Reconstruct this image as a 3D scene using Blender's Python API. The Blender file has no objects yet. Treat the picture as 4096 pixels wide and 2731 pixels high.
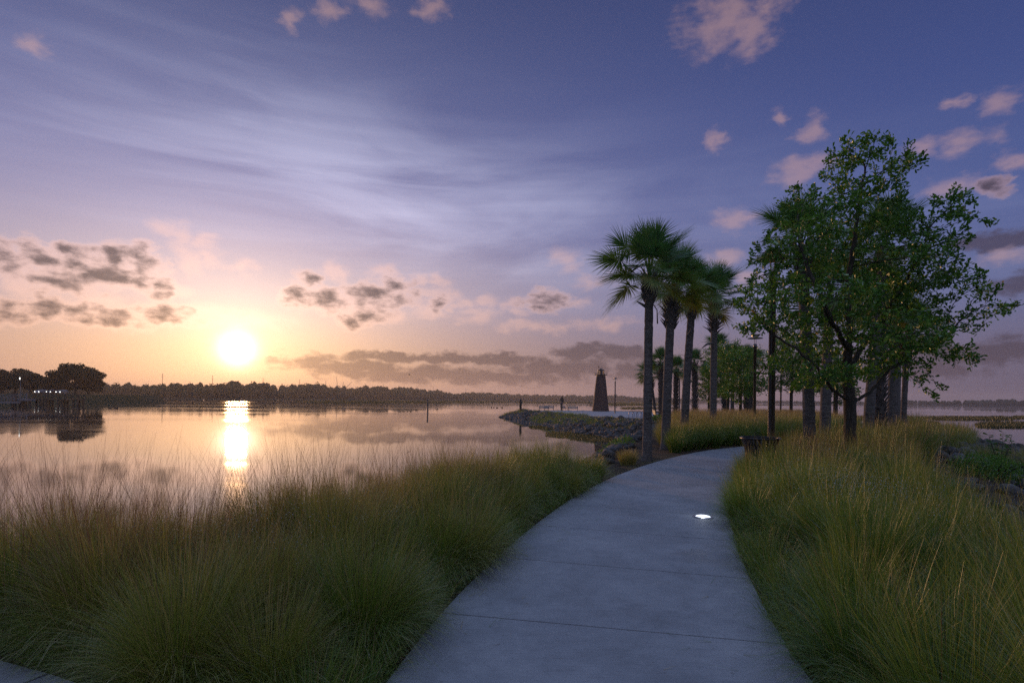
import bpy, bmesh, math, random
import numpy as np
from mathutils import Matrix, Vector

# ------------------------------------------------------------------ camera
F = 2275.0          # focal length in photo pixels (4096 wide)
PX, PY = 2048.0, 1594.5
ROLL = 0.011
CAMZ = 1.6
sc = bpy.context.scene
COL = sc.collection
cam_d = bpy.data.cameras.new("camera")
cam = bpy.data.objects.new("camera", cam_d)
COL.objects.link(cam)
cam_d.sensor_width = 36.0
cam_d.lens = F / 4096.0 * 36.0
cam_d.shift_y = (PY - 1365.5) / 4096.0
cam_d.clip_start = 0.05
cam_d.clip_end = 20000
cam.matrix_world = Matrix.Translation((0, 0, CAMZ)) @ Matrix.Rotation(math.pi / 2, 4, 'X') @ Matrix.Rotation(ROLL, 4, 'Z')
sc.camera = cam


def ray(px, py):
    u = (px - PX) / F
    v = (PY - py) / F
    return u * math.cos(ROLL) - v * math.sin(ROLL), v * math.cos(ROLL) + u * math.sin(ROLL)


def at(px, py, D):
    x, z = ray(px, py)
    return Vector((x * D, D, CAMZ + z * D))


# ------------------------------------------------------------------ world, sun, exposure
SX, SZ = ray(949, 1398)
SUN_AZ = math.atan2(SX, 1.0)
SUN_EL = math.atan2(SZ, math.hypot(SX, 1.0))
world = bpy.data.worlds.new("World")
sc.world = world
world.use_nodes = True
sc.view_settings.view_transform = 'Standard'
sc.view_settings.look = 'None'
sc.view_settings.exposure = 0.0
sc.view_settings.gamma = 1.0


class NT:
    """small helper to write node maths"""
    def __init__(s, tree):
        s.t = tree

    def new(s, typ, **kw):
        n = s.t.nodes.new(typ)
        for k, v in kw.items():
            setattr(n, k, v)
        return n

    def put(s, sock, v):
        if isinstance(v, bpy.types.NodeSocket):
            s.t.links.new(v, sock)
        elif v is not None:
            if isinstance(v, (tuple, list)) and len(v) == 3 and sock.type == 'RGBA':
                v = (*v, 1)
            if isinstance(v, (int, float)) and sock.type == 'VECTOR':
                v = (v, v, v)
            sock.default_value = v

    def m(s, op, a, b=None, c=None, clamp=False):
        n = s.new('ShaderNodeMath', operation=op, use_clamp=clamp)
        s.put(n.inputs[0], a); s.put(n.inputs[1], b); s.put(n.inputs[2], c)
        return n.outputs[0]

    def v(s, op, a, b=None, c=None, out=0):
        n = s.new('ShaderNodeVectorMath', operation=op)
        s.put(n.inputs[0], a)
        if b is not None: s.put(n.inputs[1], b)
        if c is not None: s.put(n.inputs[2], c)
        return n.outputs['Value' if out else 'Vector']

    def scale(s, a, f):
        n = s.new('ShaderNodeVectorMath', operation='SCALE')
        s.put(n.inputs[0], a); s.put(n.inputs['Scale'], f)
        return n.outputs[0]

    def mix(s, f, a, b):
        n = s.new('ShaderNodeMix', data_type='RGBA')
        s.put(n.inputs[0], f); s.put(n.inputs[6], a); s.put(n.inputs[7], b)
        return n.outputs[2]

    def sst(s, x, a, b):
        n = s.new('ShaderNodeMapRange', interpolation_type='SMOOTHSTEP')
        s.put(n.inputs[0], x); n.inputs[1].default_value = a; n.inputs[2].default_value = b
        return n.outputs[0]

    def lin(s, x, a, b, c, d):
        n = s.new('ShaderNodeMapRange')
        s.put(n.inputs[0], x)
        for i, q in enumerate((a, b, c, d)): n.inputs[i + 1].default_value = q
        return n.outputs[0]

    def noise(s, vec, scale=1.0, detail=4, rough=.5, dist=0.0, color=False):
        n = s.new('ShaderNodeTexNoise')
        if vec is not None: s.put(n.inputs['Vector'], vec)
        n.inputs['Scale'].default_value = scale
        n.inputs['Detail'].default_value = detail
        n.inputs['Roughness'].default_value = rough
        n.inputs['Distortion'].default_value = dist
        return n.outputs['Color' if color else 'Fac']

    def ramp(s, x, stops, interp='LINEAR'):
        n = s.new('ShaderNodeValToRGB')
        s.put(n.inputs[0], x)
        r = n.color_ramp
        r.interpolation = interp
        while len(r.elements) < len(stops): r.elements.new(.5)
        for e, (p, c) in zip(r.elements, stops):
            e.position = p
            e.color = (*c, 1)
        return n.outputs[0]


def build_world():
    t = world.node_tree
    t.nodes.clear()
    N = NT(t)
    out = N.new('ShaderNodeOutputWorld')
    bg = N.new('ShaderNodeBackground')
    t.links.new(bg.outputs[0], out.inputs[0])
    tc = N.new('ShaderNodeTexCoord').outputs['Generated']
    sep = N.new('ShaderNodeSeparateXYZ'); t.links.new(tc, sep.inputs[0])
    x, y, z = sep.outputs
    D2R = 180 / math.pi
    az = N.m('MULTIPLY', N.m('ARCTAN2', x, y), D2R)
    el = N.m('MULTIPLY', N.m('ARCSINE', z), D2R)
    comb = N.new('ShaderNodeCombineXYZ'); t.links.new(az, comb.inputs[0]); t.links.new(el, comb.inputs[1])
    P = comb.outputs[0]
    saz, sel = SUN_AZ * D2R, SUN_EL * D2R
    # clear-sky gradient by elevation; unseen zenith brightened to fill the foreground
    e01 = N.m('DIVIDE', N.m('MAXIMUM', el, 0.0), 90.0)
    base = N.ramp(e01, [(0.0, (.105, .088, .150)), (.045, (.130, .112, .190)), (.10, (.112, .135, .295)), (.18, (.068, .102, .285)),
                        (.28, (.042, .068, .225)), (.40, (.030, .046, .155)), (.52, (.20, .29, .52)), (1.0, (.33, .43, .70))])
    # brightness added to the unseen sky behind the camera, fills camera-facing sides
    back_fill = N.m('MULTIPLY', N.sst(N.m('ABSOLUTE', az), 75.0, 140.0), N.ramp(e01, [(0, (.5, .5, .5)), (.2, (1, 1, 1)), (.6, (.6, .6, .6)), (1, (0, 0, 0))]))
    base = N.v('ADD', base, N.scale((.26, .27, .31), back_fill))
    daz = N.m('SUBTRACT', az, saz)
    dele = N.m('SUBTRACT', el, sel)
    # forward-scattered light round the low sun, wider along the horizon
    da2 = N.m('POWER', N.m('MULTIPLY', N.m('ABSOLUTE', daz), .54), 2.0)
    th = N.m('SQRT', N.m('ADD', da2, N.m('POWER', N.m('ABSOLUTE', dele), 2.0)))
    glow = N.m('MULTIPLY', N.m('EXPONENT', N.m('DIVIDE', th, -7.6)), 1.70)
    gcol = N.ramp(e01, [(0.0, (1, .49, .14)), (.05, (1, .56, .22)), (.12, (1, .69, .47)), (.22, (1, .82, .90)), (.4, (1, 1, 1.2))])
    sdir = (math.sin(SUN_AZ) * math.cos(SUN_EL), math.cos(SUN_AZ) * math.cos(SUN_EL), math.sin(SUN_EL))
    dt = N.v('DOT_PRODUCT', N.v('NORMALIZE', tc), sdir, out=1)
    ang = N.m('MULTIPLY', N.m('ARCCOSINE', N.m('MINIMUM', dt, 1.0)), D2R)
    core = N.m('MULTIPLY', N.m('EXPONENT', N.m('MULTIPLY', N.m('POWER', N.m('DIVIDE', ang, 1.25), 2.0), -1.0)), 2.6)
    halo = N.m('MULTIPLY', N.m('EXPONENT', N.m('DIVIDE', ang, -3.2)), .62)
    sky = N.v('ADD', base, N.scale(gcol, glow))
    # high cirrus veil: long soft streaks
    mp = N.new('ShaderNodeMapping'); t.links.new(P, mp.inputs[0])
    mp.inputs['Rotation'].default_value = (0, 0, math.radians(17))
    mp.inputs['Scale'].default_value = (.035, .16, 1)
    cn = N.noise(mp.outputs[0], 1.0, 5, .55, .6)
    mp2 = N.new('ShaderNodeMapping'); t.links.new(P, mp2.inputs[0])
    mp2.inputs['Rotation'].default_value = (0, 0, math.radians(12))
    mp2.inputs['Scale'].default_value = (.02, .45, 1)
    cn2 = N.noise(mp2.outputs[0], 1.0, 6, .6, .3)
    veil = N.m('ADD', N.m('MULTIPLY', N.sst(cn, .36, .66), .75), N.m('MULTIPLY', N.sst(cn2, .42, .70), .3))
    band = N.m('EXPONENT', N.m('MULTIPLY', N.m('POWER', N.m('DIVIDE', N.m('SUBTRACT', el, N.m('ADD', 17.5, N.m('MULTIPLY', az, -.12))), 7.0), 2.0), -1.0))
    bandx = N.m('EXPONENT', N.m('MULTIPLY', N.m('POWER', N.m('DIVIDE', N.m('ADD', az, 14.0), 24.0), 2.0), -1.0))
    vmask = N.m('MULTIPLY', N.m('MULTIPLY', veil, band), N.m('ADD', bandx, .12))
    sky = N.v('ADD', sky, N.scale((.25, .245, .28), vmask))
    # small clouds, each placed by its own direction in the sky
    wn = N.noise(N.v('MULTIPLY', P, (.30, .5, 0)), 1.0, 5, .62, 0, color=True)
    W = N.v('ADD', P, N.v('MULTIPLY', N.v('SUBTRACT', wn, (.5, .5, .5)), (4.4, 2.4, 0)))
    fine = N.noise(N.v('MULTIPLY', P, (.55, 1.0, 0)), 1.0, 6, .56)

    def blobs(lst):
        acc = None
        for cx, cy, rx, ry in lst:
            ux, uz = ray(cx * 1.7415, cy * 1.7415)
            a = math.degrees(math.atan2(ux, 1)); e = math.degrees(math.atan2(uz, math.hypot(ux, 1)))
            k = 1.7415 / F * D2R
            sx = 1 / (rx * k * math.cos(math.radians(a)) ** 2 * 1.55 + .60); sy = 1 / (ry * k * math.cos(math.radians(a)) * 1.85 + .42)
            q = N.v('MULTIPLY_ADD', W, (sx, sy, 0), (-a * sx, -e * sy, 0))
            l = N.v('LENGTH', q, out=1)
            acc = l if acc is None else N.m('MINIMUM', acc, l)
        return N.m('ADD', N.m('SUBTRACT', 1.0, acc), N.m('MULTIPLY', N.m('SUBTRACT', fine, .5), 1.5))

    light = [(420,547,22,20),(379,531,24,9),(448,595,32,20),(489,591,18,18),(557,612,20,13),(326,571,12,8),(478,556,20,10),(366,620,28,8),
             (246,689,44,9),(489,718,60,12),(581,732,70,12),(58,655,26,14),(772,625,20,12),(882,627,28,8),(801,703,60,12),(904,726,32,6),
             (933,672,16,6),(992,674,26,9),(1028,678,18,7),(1010,649,15,8),(970,645,14,4),(1112,693,24,7),(1065,693,20,5),(1329,691,22,6),(1178,718,26,5),
             (1233,751,80,5),(1299,596,26,16),(1358,643,32,7),(1660,48,80,36),(1715,85,40,26),(1762,18,40,12),(750,18,26,12),(665,42,16,9),(840,6,35,9),
             (990,12,25,9),(75,100,28,11),(1690,505,36,16),(1835,390,45,16),(1862,300,20,15),(1795,268,10,8),(2215,320,50,14),(2290,230,28,13),
             (2205,225,12,8),(2185,425,45,12),(2110,335,32,10),(2315,370,16,11),(1665,595,28,8),(1705,640,30,8),(2290,592,40,8),(1390,742,60,7),
             (1178,696,14,7),(396,668,52,9),(1098,722,34,10),(981,712,44,14),(1640,320,12,10),(1860,378,40,8)]
    dark = [(200,618,78,26),(265,625,50,20),(150,628,40,20),(89,591,34,17),(48,617,38,14),(-5,598,28,25),(321,602,30,20),(147,574,28,7),(130,650,42,14),(267,588,25,12),(314,643,25,15),
            (362,660,20,13),(24,714,42,14),(96,708,45,11),(178,720,45,12),(273,728,60,12),(379,725,60,11),(702,642,20,8),(680,678,22,8),(745,687,56,14),
            (862,680,64,17),(904,656,28,9),(809,733,22,7),(845,720,30,11),(1010,696,18,7),(1255,692,40,9),(2275,432,20,8)]
    band_l = [(930,820,170,5),(1050,822,110,6),(800,842,140,9),(960,860,170,8),(1290,845,130,15),(1336,806,45,8),(1425,814,60,10),(1160,826,70,5),
              (1150,870,150,6),(2300,556,90,13),(2345,648,60,15),(2260,805,170,16),(2110,850,120,12),(1500,850,110,14)]
    mL = N.sst(blobs(light), .0, 1.0)
    bD = blobs(dark)
    mD = N.sst(bD, -.12, .42)
    core_d = N.sst(N.m('ADD', bD, N.m('MULTIPLY', N.m('SUBTRACT', fine, .5), .9)), .12, 1.15)
    # flat banks are stretched along the horizon
    mB = N.sst(blobs(band_l), .06, .62)
    warm = N.m('ADD', .55, N.m('MULTIPLY', N.m('MINIMUM', glow, 1.6), .8))
    lit = N.v('ADD', N.scale(sky, .74), N.scale((.42, .235, .165), warm))
    shade = N.v('ADD', N.scale(sky, .16), (.066, .042, .050))
    bank = N.v('ADD', N.scale(sky, .26), (.040, .026, .042))
    bankm = N.m('MULTIPLY', mB, N.lin(glow, .5, 1.6, 1.0, .80))
    sky = N.mix(bankm, sky, bank)
    sky = N.mix(N.m('MULTIPLY', mL, .95), sky, lit)
    sky = N.mix(mD, sky, N.mix(core_d, lit, shade))
    sky = N.v('ADD', sky, N.scale((1, .66, .44), halo))
    sky = N.v('ADD', sky, N.scale((1, .84, .64), core))
    # below the horizon
    sky = N.mix(N.sst(el, -2.0, -.3), (.10, .08, .10), sky)
    nish = N.new('ShaderNodeTexSky')
    try:
        nish.sky_type = 'NISHITA'
        nish.sun_disc = False
        nish.sun_elevation = SUN_EL
        nish.sun_rotation = SUN_AZ
    except Exception:
        pass
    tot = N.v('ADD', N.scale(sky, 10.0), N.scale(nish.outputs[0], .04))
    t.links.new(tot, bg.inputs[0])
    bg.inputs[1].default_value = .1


build_world()
sc.cycles.use_denoising = False
sc.cycles.sample_clamp_indirect = 3.0
world.cycles.sampling_method = 'MANUAL'
world.cycles.sample_map_resolution = 512
sun_d = bpy.data.lights.new("sun", 'SUN')
sun_d.energy = 1.8
sun_d.angle = math.radians(1.8)
sun_d.color = (1.0, .52, .22)
sun = bpy.data.objects.new("sun", sun_d)
COL.objects.link(sun)
sv = Vector((math.sin(SUN_AZ) * math.cos(SUN_EL), math.cos(SUN_AZ) * math.cos(SUN_EL), math.sin(SUN_EL)))
sun.rotation_euler = sv.to_track_quat('Z', 'Y').to_euler()
sun.location = (0, 0, 30)


# ------------------------------------------------------------------ helpers
rng = np.random.default_rng(7)
random.seed(7)
WATER = -1.7


def tag(o, label=None, cat=None, group=None, kind=None):
    if label: o['label'] = label
    if cat: o['category'] = cat
    if group: o['group'] = group
    if kind: o['kind'] = kind
    return o


def link(name, me, mat=None, parent=None, loc=None):
    o = bpy.data.objects.new(name, me)
    COL.objects.link(o)
    if mat is not None and me is not None and not me.materials: me.materials.append(mat)
    if parent is not None: o.parent = parent
    if loc is not None: o.location = loc
    return o


def empty(name, loc, rz=0):
    o = bpy.data.objects.new(name, None)
    COL.objects.link(o)
    o.location = loc
    o.rotation_euler = (0, 0, rz)
    o.empty_display_size = .1
    return o


def np_mesh(name, V, Fq, smooth=False, attrs=None):
    """V (n,3); Fq (m,k) polygons all with k corners, or list of such arrays"""
    me = bpy.data.meshes.new(name)
    V = np.ascontiguousarray(V, dtype=np.float32)
    if isinstance(Fq, np.ndarray): Fq = [Fq]
    Fq = [np.asarray(f, dtype=np.int32) for f in Fq if len(f)]
    me.vertices.add(len(V)); me.vertices.foreach_set('co', V.ravel())
    idx = np.concatenate([f.ravel() for f in Fq])
    tot = np.concatenate([np.full(len(f), f.shape[1], np.int32) for f in Fq])
    st = np.concatenate([[0], np.cumsum(tot)[:-1]]).astype(np.int32)
    me.loops.add(len(idx)); me.loops.foreach_set('vertex_index', idx)
    me.polygons.add(len(tot))
    me.polygons.foreach_set('loop_start', st)
    me.polygons.foreach_set('loop_total', tot)
    if smooth: me.polygons.foreach_set('use_smooth', np.ones(len(tot), bool))
    if attrs:
        for k, a in attrs.items():
            at_ = me.attributes.new(k, 'FLOAT', 'POINT')
            at_.data.foreach_set('value', np.asarray(a, np.float32))
    me.update(calc_edges=True)
    return me


class MB:
    """collects solid shapes and links them as one mesh object"""
    def __init__(s): s.V = []; s.F = []; s.n = 0

    def add(s, V, Fs):
        s.V.append(np.asarray(V, float))
        s.F += [tuple(i + s.n for i in f) for f in Fs]
        s.n += len(V)

    def box(s, c, sz, rz=0, taper=1.0):
        x, y, z = [q / 2 for q in sz]
        v = np.array([(-x, -y, -z), (x, -y, -z), (x, y, -z), (-x, y, -z), (-x * taper, -y * taper, z), (x * taper, -y * taper, z), (x * taper, y * taper, z), (-x * taper, y * taper, z)])
        c_, s_ = math.cos(rz), math.sin(rz)
        v = v @ np.array([[c_, s_, 0], [-s_, c_, 0], [0, 0, 1]]) + np.array(c)
        s.add(v, [(3, 2, 1, 0), (4, 5, 6, 7), (0, 1, 5, 4), (1, 2, 6, 5), (2, 3, 7, 6), (3, 0, 4, 7)])

    def tube(s, pts, rad, k=8, cap=True):
        pts = np.asarray(pts, float); n = len(pts)
        if np.isscalar(rad): rad = [rad] * n
        tv = np.gradient(pts, axis=0)
        tv /= np.linalg.norm(tv, axis=1)[:, None] + 1e-9
        ref = np.array([0, 0, 1.0]) if abs(tv[0][2]) < .9 else np.array([1.0, 0, 0])
        V = []
        a = np.linspace(0, 2 * math.pi, k, endpoint=False)
        u = np.cross(tv[0], ref); u /= np.linalg.norm(u)
        for i in range(n):
            u = u - tv[i] * (u @ tv[i]); u /= np.linalg.norm(u) + 1e-9
            w = np.cross(tv[i], u)
            V.append(pts[i] + rad[i] * (np.cos(a)[:, None] * u + np.sin(a)[:, None] * w))
        V = np.concatenate(V)
        Fs = [(i * k + j, i * k + (j + 1) % k, (i + 1) * k + (j + 1) % k, (i + 1) * k + j) for i in range(n - 1) for j in range(k)]
        if cap: Fs += [tuple(range(k))[::-1], tuple((n - 1) * k + j for j in range(k))]
        s.add(V, Fs)

    def lathe(s, prof, k=24, c=(0, 0, 0), cap=True, a0=0.0):
        a = np.linspace(0, 2 * math.pi, k, endpoint=False) + a0
        V = np.concatenate([np.stack([r * np.cos(a) + c[0], r * np.sin(a) + c[1], np.full(k, z + c[2])], 1) for r, z in prof])
        n = len(prof)
        Fs = [(i * k + j, i * k + (j + 1) % k, (i + 1) * k + (j + 1) % k, (i + 1) * k + j) for i in range(n - 1) for j in range(k)]
        if cap: Fs += [tuple(range(k))[::-1], tuple((n - 1) * k + j for j in range(k))]
        s.add(V, Fs)

    def mesh(s, name, smooth=False):
        me = bpy.data.meshes.new(name)
        me.from_pydata(np.concatenate(s.V).tolist(), [], s.F)
        if smooth: me.polygons.foreach_set('use_smooth', np.ones(len(me.polygons), bool))
        me.update()
        return me

    def build(s, name, mat, parent=None, loc=None, smooth=False):
        return link(name, s.mesh(name, smooth), mat, parent, loc)


def vnoise(x, y, seed=0):
    """smooth value noise in 2-D"""
    x = np.asarray(x, float); y = np.asarray(y, float)
    xi = np.floor(x).astype(np.int64); yi = np.floor(y).astype(np.int64)
    fx = x - xi; fy = y - yi
    fx = fx * fx * (3 - 2 * fx); fy = fy * fy * (3 - 2 * fy)

    def h(a, b):
        v = np.sin(a * 127.1 + b * 311.7 + seed * 74.7) * 43758.5453
        return v - np.floor(v)
    return (h(xi, yi) * (1 - fx) + h(xi + 1, yi) * fx) * (1 - fy) + (h(xi, yi + 1) * (1 - fx) + h(xi + 1, yi + 1) * fx) * fy


def fbm(x, y, seed=0, o=4):
    r = 0; a = .5
    for i in range(o):
        r = r + a * vnoise(x * 2 ** i, y * 2 ** i, seed + i); a *= .5
    return r


def inside(px, py, poly):
    r = np.zeros(len(px), bool); n = len(poly)
    for i in range(n):
        x1, y1 = poly[i]; x2, y2 = poly[(i + 1) % n]
        c = ((y1 > py) != (y2 > py)) & (px < (x2 - x1) * (py - y1) / (y2 - y1 + 1e-12) + x1)
        r ^= c
    return r


def seg_dist(px, py, line, closed=True):
    d = np.full(len(px), 1e9); n = len(line)
    for i in range(n if closed else n - 1):
        a = np.array(line[i]); b = np.array(line[(i + 1) % n]); ab = b - a
        t = np.clip(((px - a[0]) * ab[0] + (py - a[1]) * ab[1]) / (ab @ ab + 1e-12), 0, 1)
        d = np.minimum(d, np.hypot(px - a[0] - t * ab[0], py - a[1] - t * ab[1]))
    return d


def spline(pts, n=8):
    P = np.asarray(pts, float); out = []
    Q = np.vstack([2 * P[0] - P[1], P, 2 * P[-1] - P[-2]])
    for i in range(1, len(Q) - 2):
        for t in np.linspace(0, 1, n, endpoint=False):
            p0, p1, p2, p3 = Q[i - 1:i + 3]
            out.append(.5 * (2 * p1 + (p2 - p0) * t + (2 * p0 - 5 * p1 + 4 * p2 - p3) * t * t + (3 * p1 - p0 - 3 * p2 + p3) * t ** 3))
    out.append(P[-1])
    return np.array(out)


# ------------------------------------------------------------------ materials
def mat(name, color=(.5, .5, .5), rough=.6, metal=0.0, spec=.5):
    m = bpy.data.materials.new(name); m.use_nodes = True
    b = m.node_tree.nodes['Principled BSDF']
    b.inputs['Base Color'].default_value = (*color, 1)
    b.inputs['Roughness'].default_value = rough
    b.inputs['Metallic'].default_value = metal
    b.inputs['Specular IOR Level'].default_value = spec
    return m


def nmat(name, fn, rough=.7, metal=0.0, spec=.4):
    m = mat(name, rough=rough, metal=metal, spec=spec)
    N = NT(m.node_tree); b = m.node_tree.nodes['Principled BSDF']
    fn(N, b)
    return m


def bump(N, b, h, strength=.4, dist=.02):
    n = N.new('ShaderNodeBump'); n.inputs['Strength'].default_value = strength; n.inputs['Distance'].default_value = dist
    N.put(n.inputs['Height'], h); N.t.links.new(n.outputs[0], b.inputs['Normal'])


def objco(N): return N.new('ShaderNodeTexCoord').outputs['Object']


def f_conc(N, b):
    co = objco(N)
    a = N.noise(co, .9, 5, .6, .4); c = N.noise(co, 6, 6, .7); f = N.noise(co, 160, 3, .7)
    x = N.m('ADD', N.m('MULTIPLY', a, .5), N.m('ADD', N.m('MULTIPLY', c, .3), N.m('MULTIPLY', f, .2)))
    col = N.ramp(x, [(.34, (.18, .188, .203)), (.5, (.268, .280, .305)), (.64, (.36, .37, .39))])
    # broom marks and dark damp stains
    mp = N.new('ShaderNodeMapping'); N.t.links.new(co, mp.inputs[0]); mp.inputs['Scale'].default_value = (3, 60, 1); mp.inputs['Rotation'].default_value = (0, 0, .12)
    br = N.noise(mp.outputs[0], 1, 3, .6)
    st = N.sst(N.noise(co, .55, 4, .65, 1.0), .55, .72)
    col = N.mix(N.m('MULTIPLY', st, .45), col, (.15, .15, .155))
    sp = N.sst(N.noise(co, 30, 2, .5), .66, .71)
    col = N.mix(N.m('MULTIPLY', sp, .35), col, (.10, .095, .09))
    N.t.links.new(col, b.inputs['Base Color'])
    col = N.mix(N.m('MULTIPLY', N.sst(br, .45, .75), .20), col, (.10, .10, .11)); N.t.links.new(col, b.inputs['Base Color'])
    bump(N, b, N.m('ADD', br, f), .8, .006)
    N.t.links.new(N.lin(st, 0, 1, .62, .42), b.inputs['Roughness'])


def f_soil(N, b):
    co = objco(N)
    a = N.noise(co, 3, 6, .7); c = N.noise(co, 40, 4, .7)
    x = N.m('ADD', N.m('MULTIPLY', a, .5), N.m('MULTIPLY', c, .5))
    N.t.links.new(N.ramp(x, [(.35, (.022, .016, .012)), (.5, (.055, .040, .028)), (.65, (.11, .085, .06))]), b.inputs['Base Color'])
    bump(N, b, c, .8, .04)


def f_rock(N, b):
    co = objco(N)
    oi = N.new('ShaderNodeObjectInfo').outputs['Random']
    a = N.noise(N.v('ADD', co, N.scale((17, 9, 5), oi)), 2.2, 6, .65); c = N.noise(co, 22, 4, .7)
    x = N.m('ADD', N.m('MULTIPLY', a, .6), N.m('ADD', N.m('MULTIPLY', c, .25), N.m('MULTIPLY', oi, .15)))
    col = N.ramp(x, [(.32, (.022, .021, .019)), (.5, (.072, .070, .068)), (.70, (.20, .195, .19))])
    N.t.links.new(col, b.inputs['Base Color'])
    bump(N, b, N.m('ADD', a, N.m('MULTIPLY', c, .5)), .9, .05)


def f_metal(N, b):
    co = objco(N)
    N.t.links.new(N.ramp(N.noise(co, 9, 5, .7), [(.3, (.018, .013, .011)), (.7, (.040, .030, .025))]), b.inputs['Base Color'])


def f_trunk(N, b):
    co = objco(N)
    mp = N.new('ShaderNodeMapping'); N.t.links.new(co, mp.inputs[0]); mp.inputs['Scale'].default_value = (5, 5, 26)
    ring = N.noise(mp.outputs[0], 1, 4, .6, .5); c = N.noise(co, 14, 5, .7)
    lich = N.sst(N.noise(co, 3.5, 5, .7), .52, .64)
    col = N.ramp(N.m('ADD', N.m('MULTIPLY', ring, .6), N.m('MULTIPLY', c, .4)), [(.3, (.045, .038, .034)), (.5, (.11, .099, .092)), (.7, (.20, .183, .172))])
    col = N.mix(N.m('MULTIPLY', lich, .35), col, (.11, .12, .10))
    N.t.links.new(col, b.inputs['Base Color'])
    bump(N, b, N.m('ADD', ring, c), .8, .03)


def f_bark(N, b):
    co = objco(N)
    mp = N.new('ShaderNodeMapping'); N.t.links.new(co, mp.inputs[0]); mp.inputs['Scale'].default_value = (16, 16, 5)
    c = N.noise(mp.outputs[0], 1, 5, .7, .6)
    N.t.links.new(N.ramp(c, [(.3, (.018, .015, .012)), (.55, (.05, .045, .036)), (.75, (.10, .10, .08))]), b.inputs['Base Color'])
    bump(N, b, c, .9, .03)


def leafmat(name, stops, trans=.35, gloss=.35, grough=.4, tcol=(1.3, 1.25, .45)):
    """blade / leaf: diffuse + translucent + a little sheen; hue from the per-leaf value 'tint'"""
    m = bpy.data.materials.new(name); m.use_nodes = True
    t = m.node_tree; t.nodes.clear(); N = NT(t)
    at_ = N.new('ShaderNodeAttribute'); at_.attribute_name = 'tint'
    col = N.ramp(at_.outputs['Fac'], stops)
    d = N.new('ShaderNodeBsdfDiffuse'); t.links.new(col, d.inputs[0])
    tr = N.new('ShaderNodeBsdfTranslucent'); t.links.new(N.v('MULTIPLY', col, tcol), tr.inputs[0])
    g = N.new('ShaderNodeBsdfGlossy'); g.inputs['Roughness'].default_value = grough; g.inputs[0].default_value = (.8, .85, .8, 1)
    m1 = N.new('ShaderNodeMixShader'); m1.inputs[0].default_value = trans
    t.links.new(d.outputs[0], m1.inputs[1]); t.links.new(tr.outputs[0], m1.inputs[2])
    m2 = N.new('ShaderNodeMixShader')
    fr = N.new('ShaderNodeFresnel'); fr.inputs[0].default_value = 1.4
    t.links.new(N.m('MULTIPLY', fr.outputs[0], gloss), m2.inputs[0])
    t.links.new(m1.outputs[0], m2.inputs[1]); t.links.new(g.outputs[0], m2.inputs[2])
    o = N.new('ShaderNodeOutputMaterial'); t.links.new(m2.outputs[0], o.inputs[0])
    return m


M_CONC = nmat('concrete', f_conc)
M_SOIL = nmat('mulch_soil', f_soil, .9, spec=.2)
M_ROCK = nmat('limestone', f_rock, .75)
M_POLE = nmat('bronze_metal', f_metal, .24, 0.0, 1.0)
M_TRUNK = nmat('palm_trunk', f_trunk, .85, spec=.2)
M_BARK = nmat('oak_bark', f_bark, .85, spec=.2)
M_BLACK = mat('black_metal', (.012, .012, .013), .3, .3)
M_GRASS = leafmat('grass_blade', [(0, (.045, .095, .024)), (.25, (.105, .195, .038)), (.5, (.235, .26, .050)), (.72, (.38, .30, .11)), (.88, (.42, .30, .18)), (1, (.13, .060, .050))], .36, .16, .45)
M_PALM = leafmat('palm_leaf', [(0, (.055, .145, .080)), (.4, (.095, .185, .055)), (.65, (.20, .20, .04)), (1, (.34, .24, .08))], .34, .10, .5)
M_OAK = leafmat('oak_leaf', [(0, (.035, .105, .024)), (.4, (.080, .20, .036)), (.75, (.16, .29, .045)), (.92, (.26, .30, .06)), (1, (.45, .30, .12))], .34, .20, .45)
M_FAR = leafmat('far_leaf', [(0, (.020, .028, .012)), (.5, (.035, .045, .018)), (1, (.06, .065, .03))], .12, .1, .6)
M_REED = leafmat('reed', [(0, (.035, .045, .018)), (.5, (.075, .08, .03)), (1, (.14, .12, .06))], .3, .2, .5)
M_BOOT = nmat('leaf_base', f_trunk, .8)


# ------------------------------------------------------------------ water
def build_water():
    def f(N, b):
        co = objco(N)
        mp = N.new('ShaderNodeMapping'); N.t.links.new(co, mp.inputs[0]); mp.inputs['Scale'].default_value = (.9, 3.0, 1); mp.inputs['Rotation'].default_value = (0, 0, -.1)
        r1 = N.noise(mp.outputs[0], 1.0, 3, .5)
        mp2 = N.new('ShaderNodeMapping'); N.t.links.new(co, mp2.inputs[0]); mp2.inputs['Scale'].default_value = (.011, .035, 1); mp2.inputs['Rotation'].default_value = (0, 0, .25)
        patch = N.sst(N.noise(mp2.outputs[0], 1, 4, .6, .8), .42, .62)
        b.inputs['Base Color'].default_value = (.035, .032, .030, 1)
        b.inputs['IOR'].default_value = 1.33
        N.t.links.new(N.lin(patch, 0, 1, .02, .075), b.inputs['Roughness'])
        bp = N.new('ShaderNodeBump'); bp.inputs['Distance'].default_value = .01
        N.t.links.new(r1, bp.inputs['Height'])
        N.t.links.new(N.lin(patch, 0, 1, .025, .13), bp.inputs['Strength'])
        N.t.links.new(bp.outputs[0], b.inputs['Normal'])
    m = nmat('lake_water', f, .05, spec=.75)
    R = 3200.0
    a = np.linspace(0, 2 * math.pi, 64, endpoint=False)
    V = np.stack([R * np.cos(a), R * np.sin(a) + 200, np.full(64, WATER)], 1)
    o = link('lake_water', np_mesh('lake_water', V, np.arange(64)[None, :]), m)
    tag(o, kind='structure')


build_water()

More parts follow.
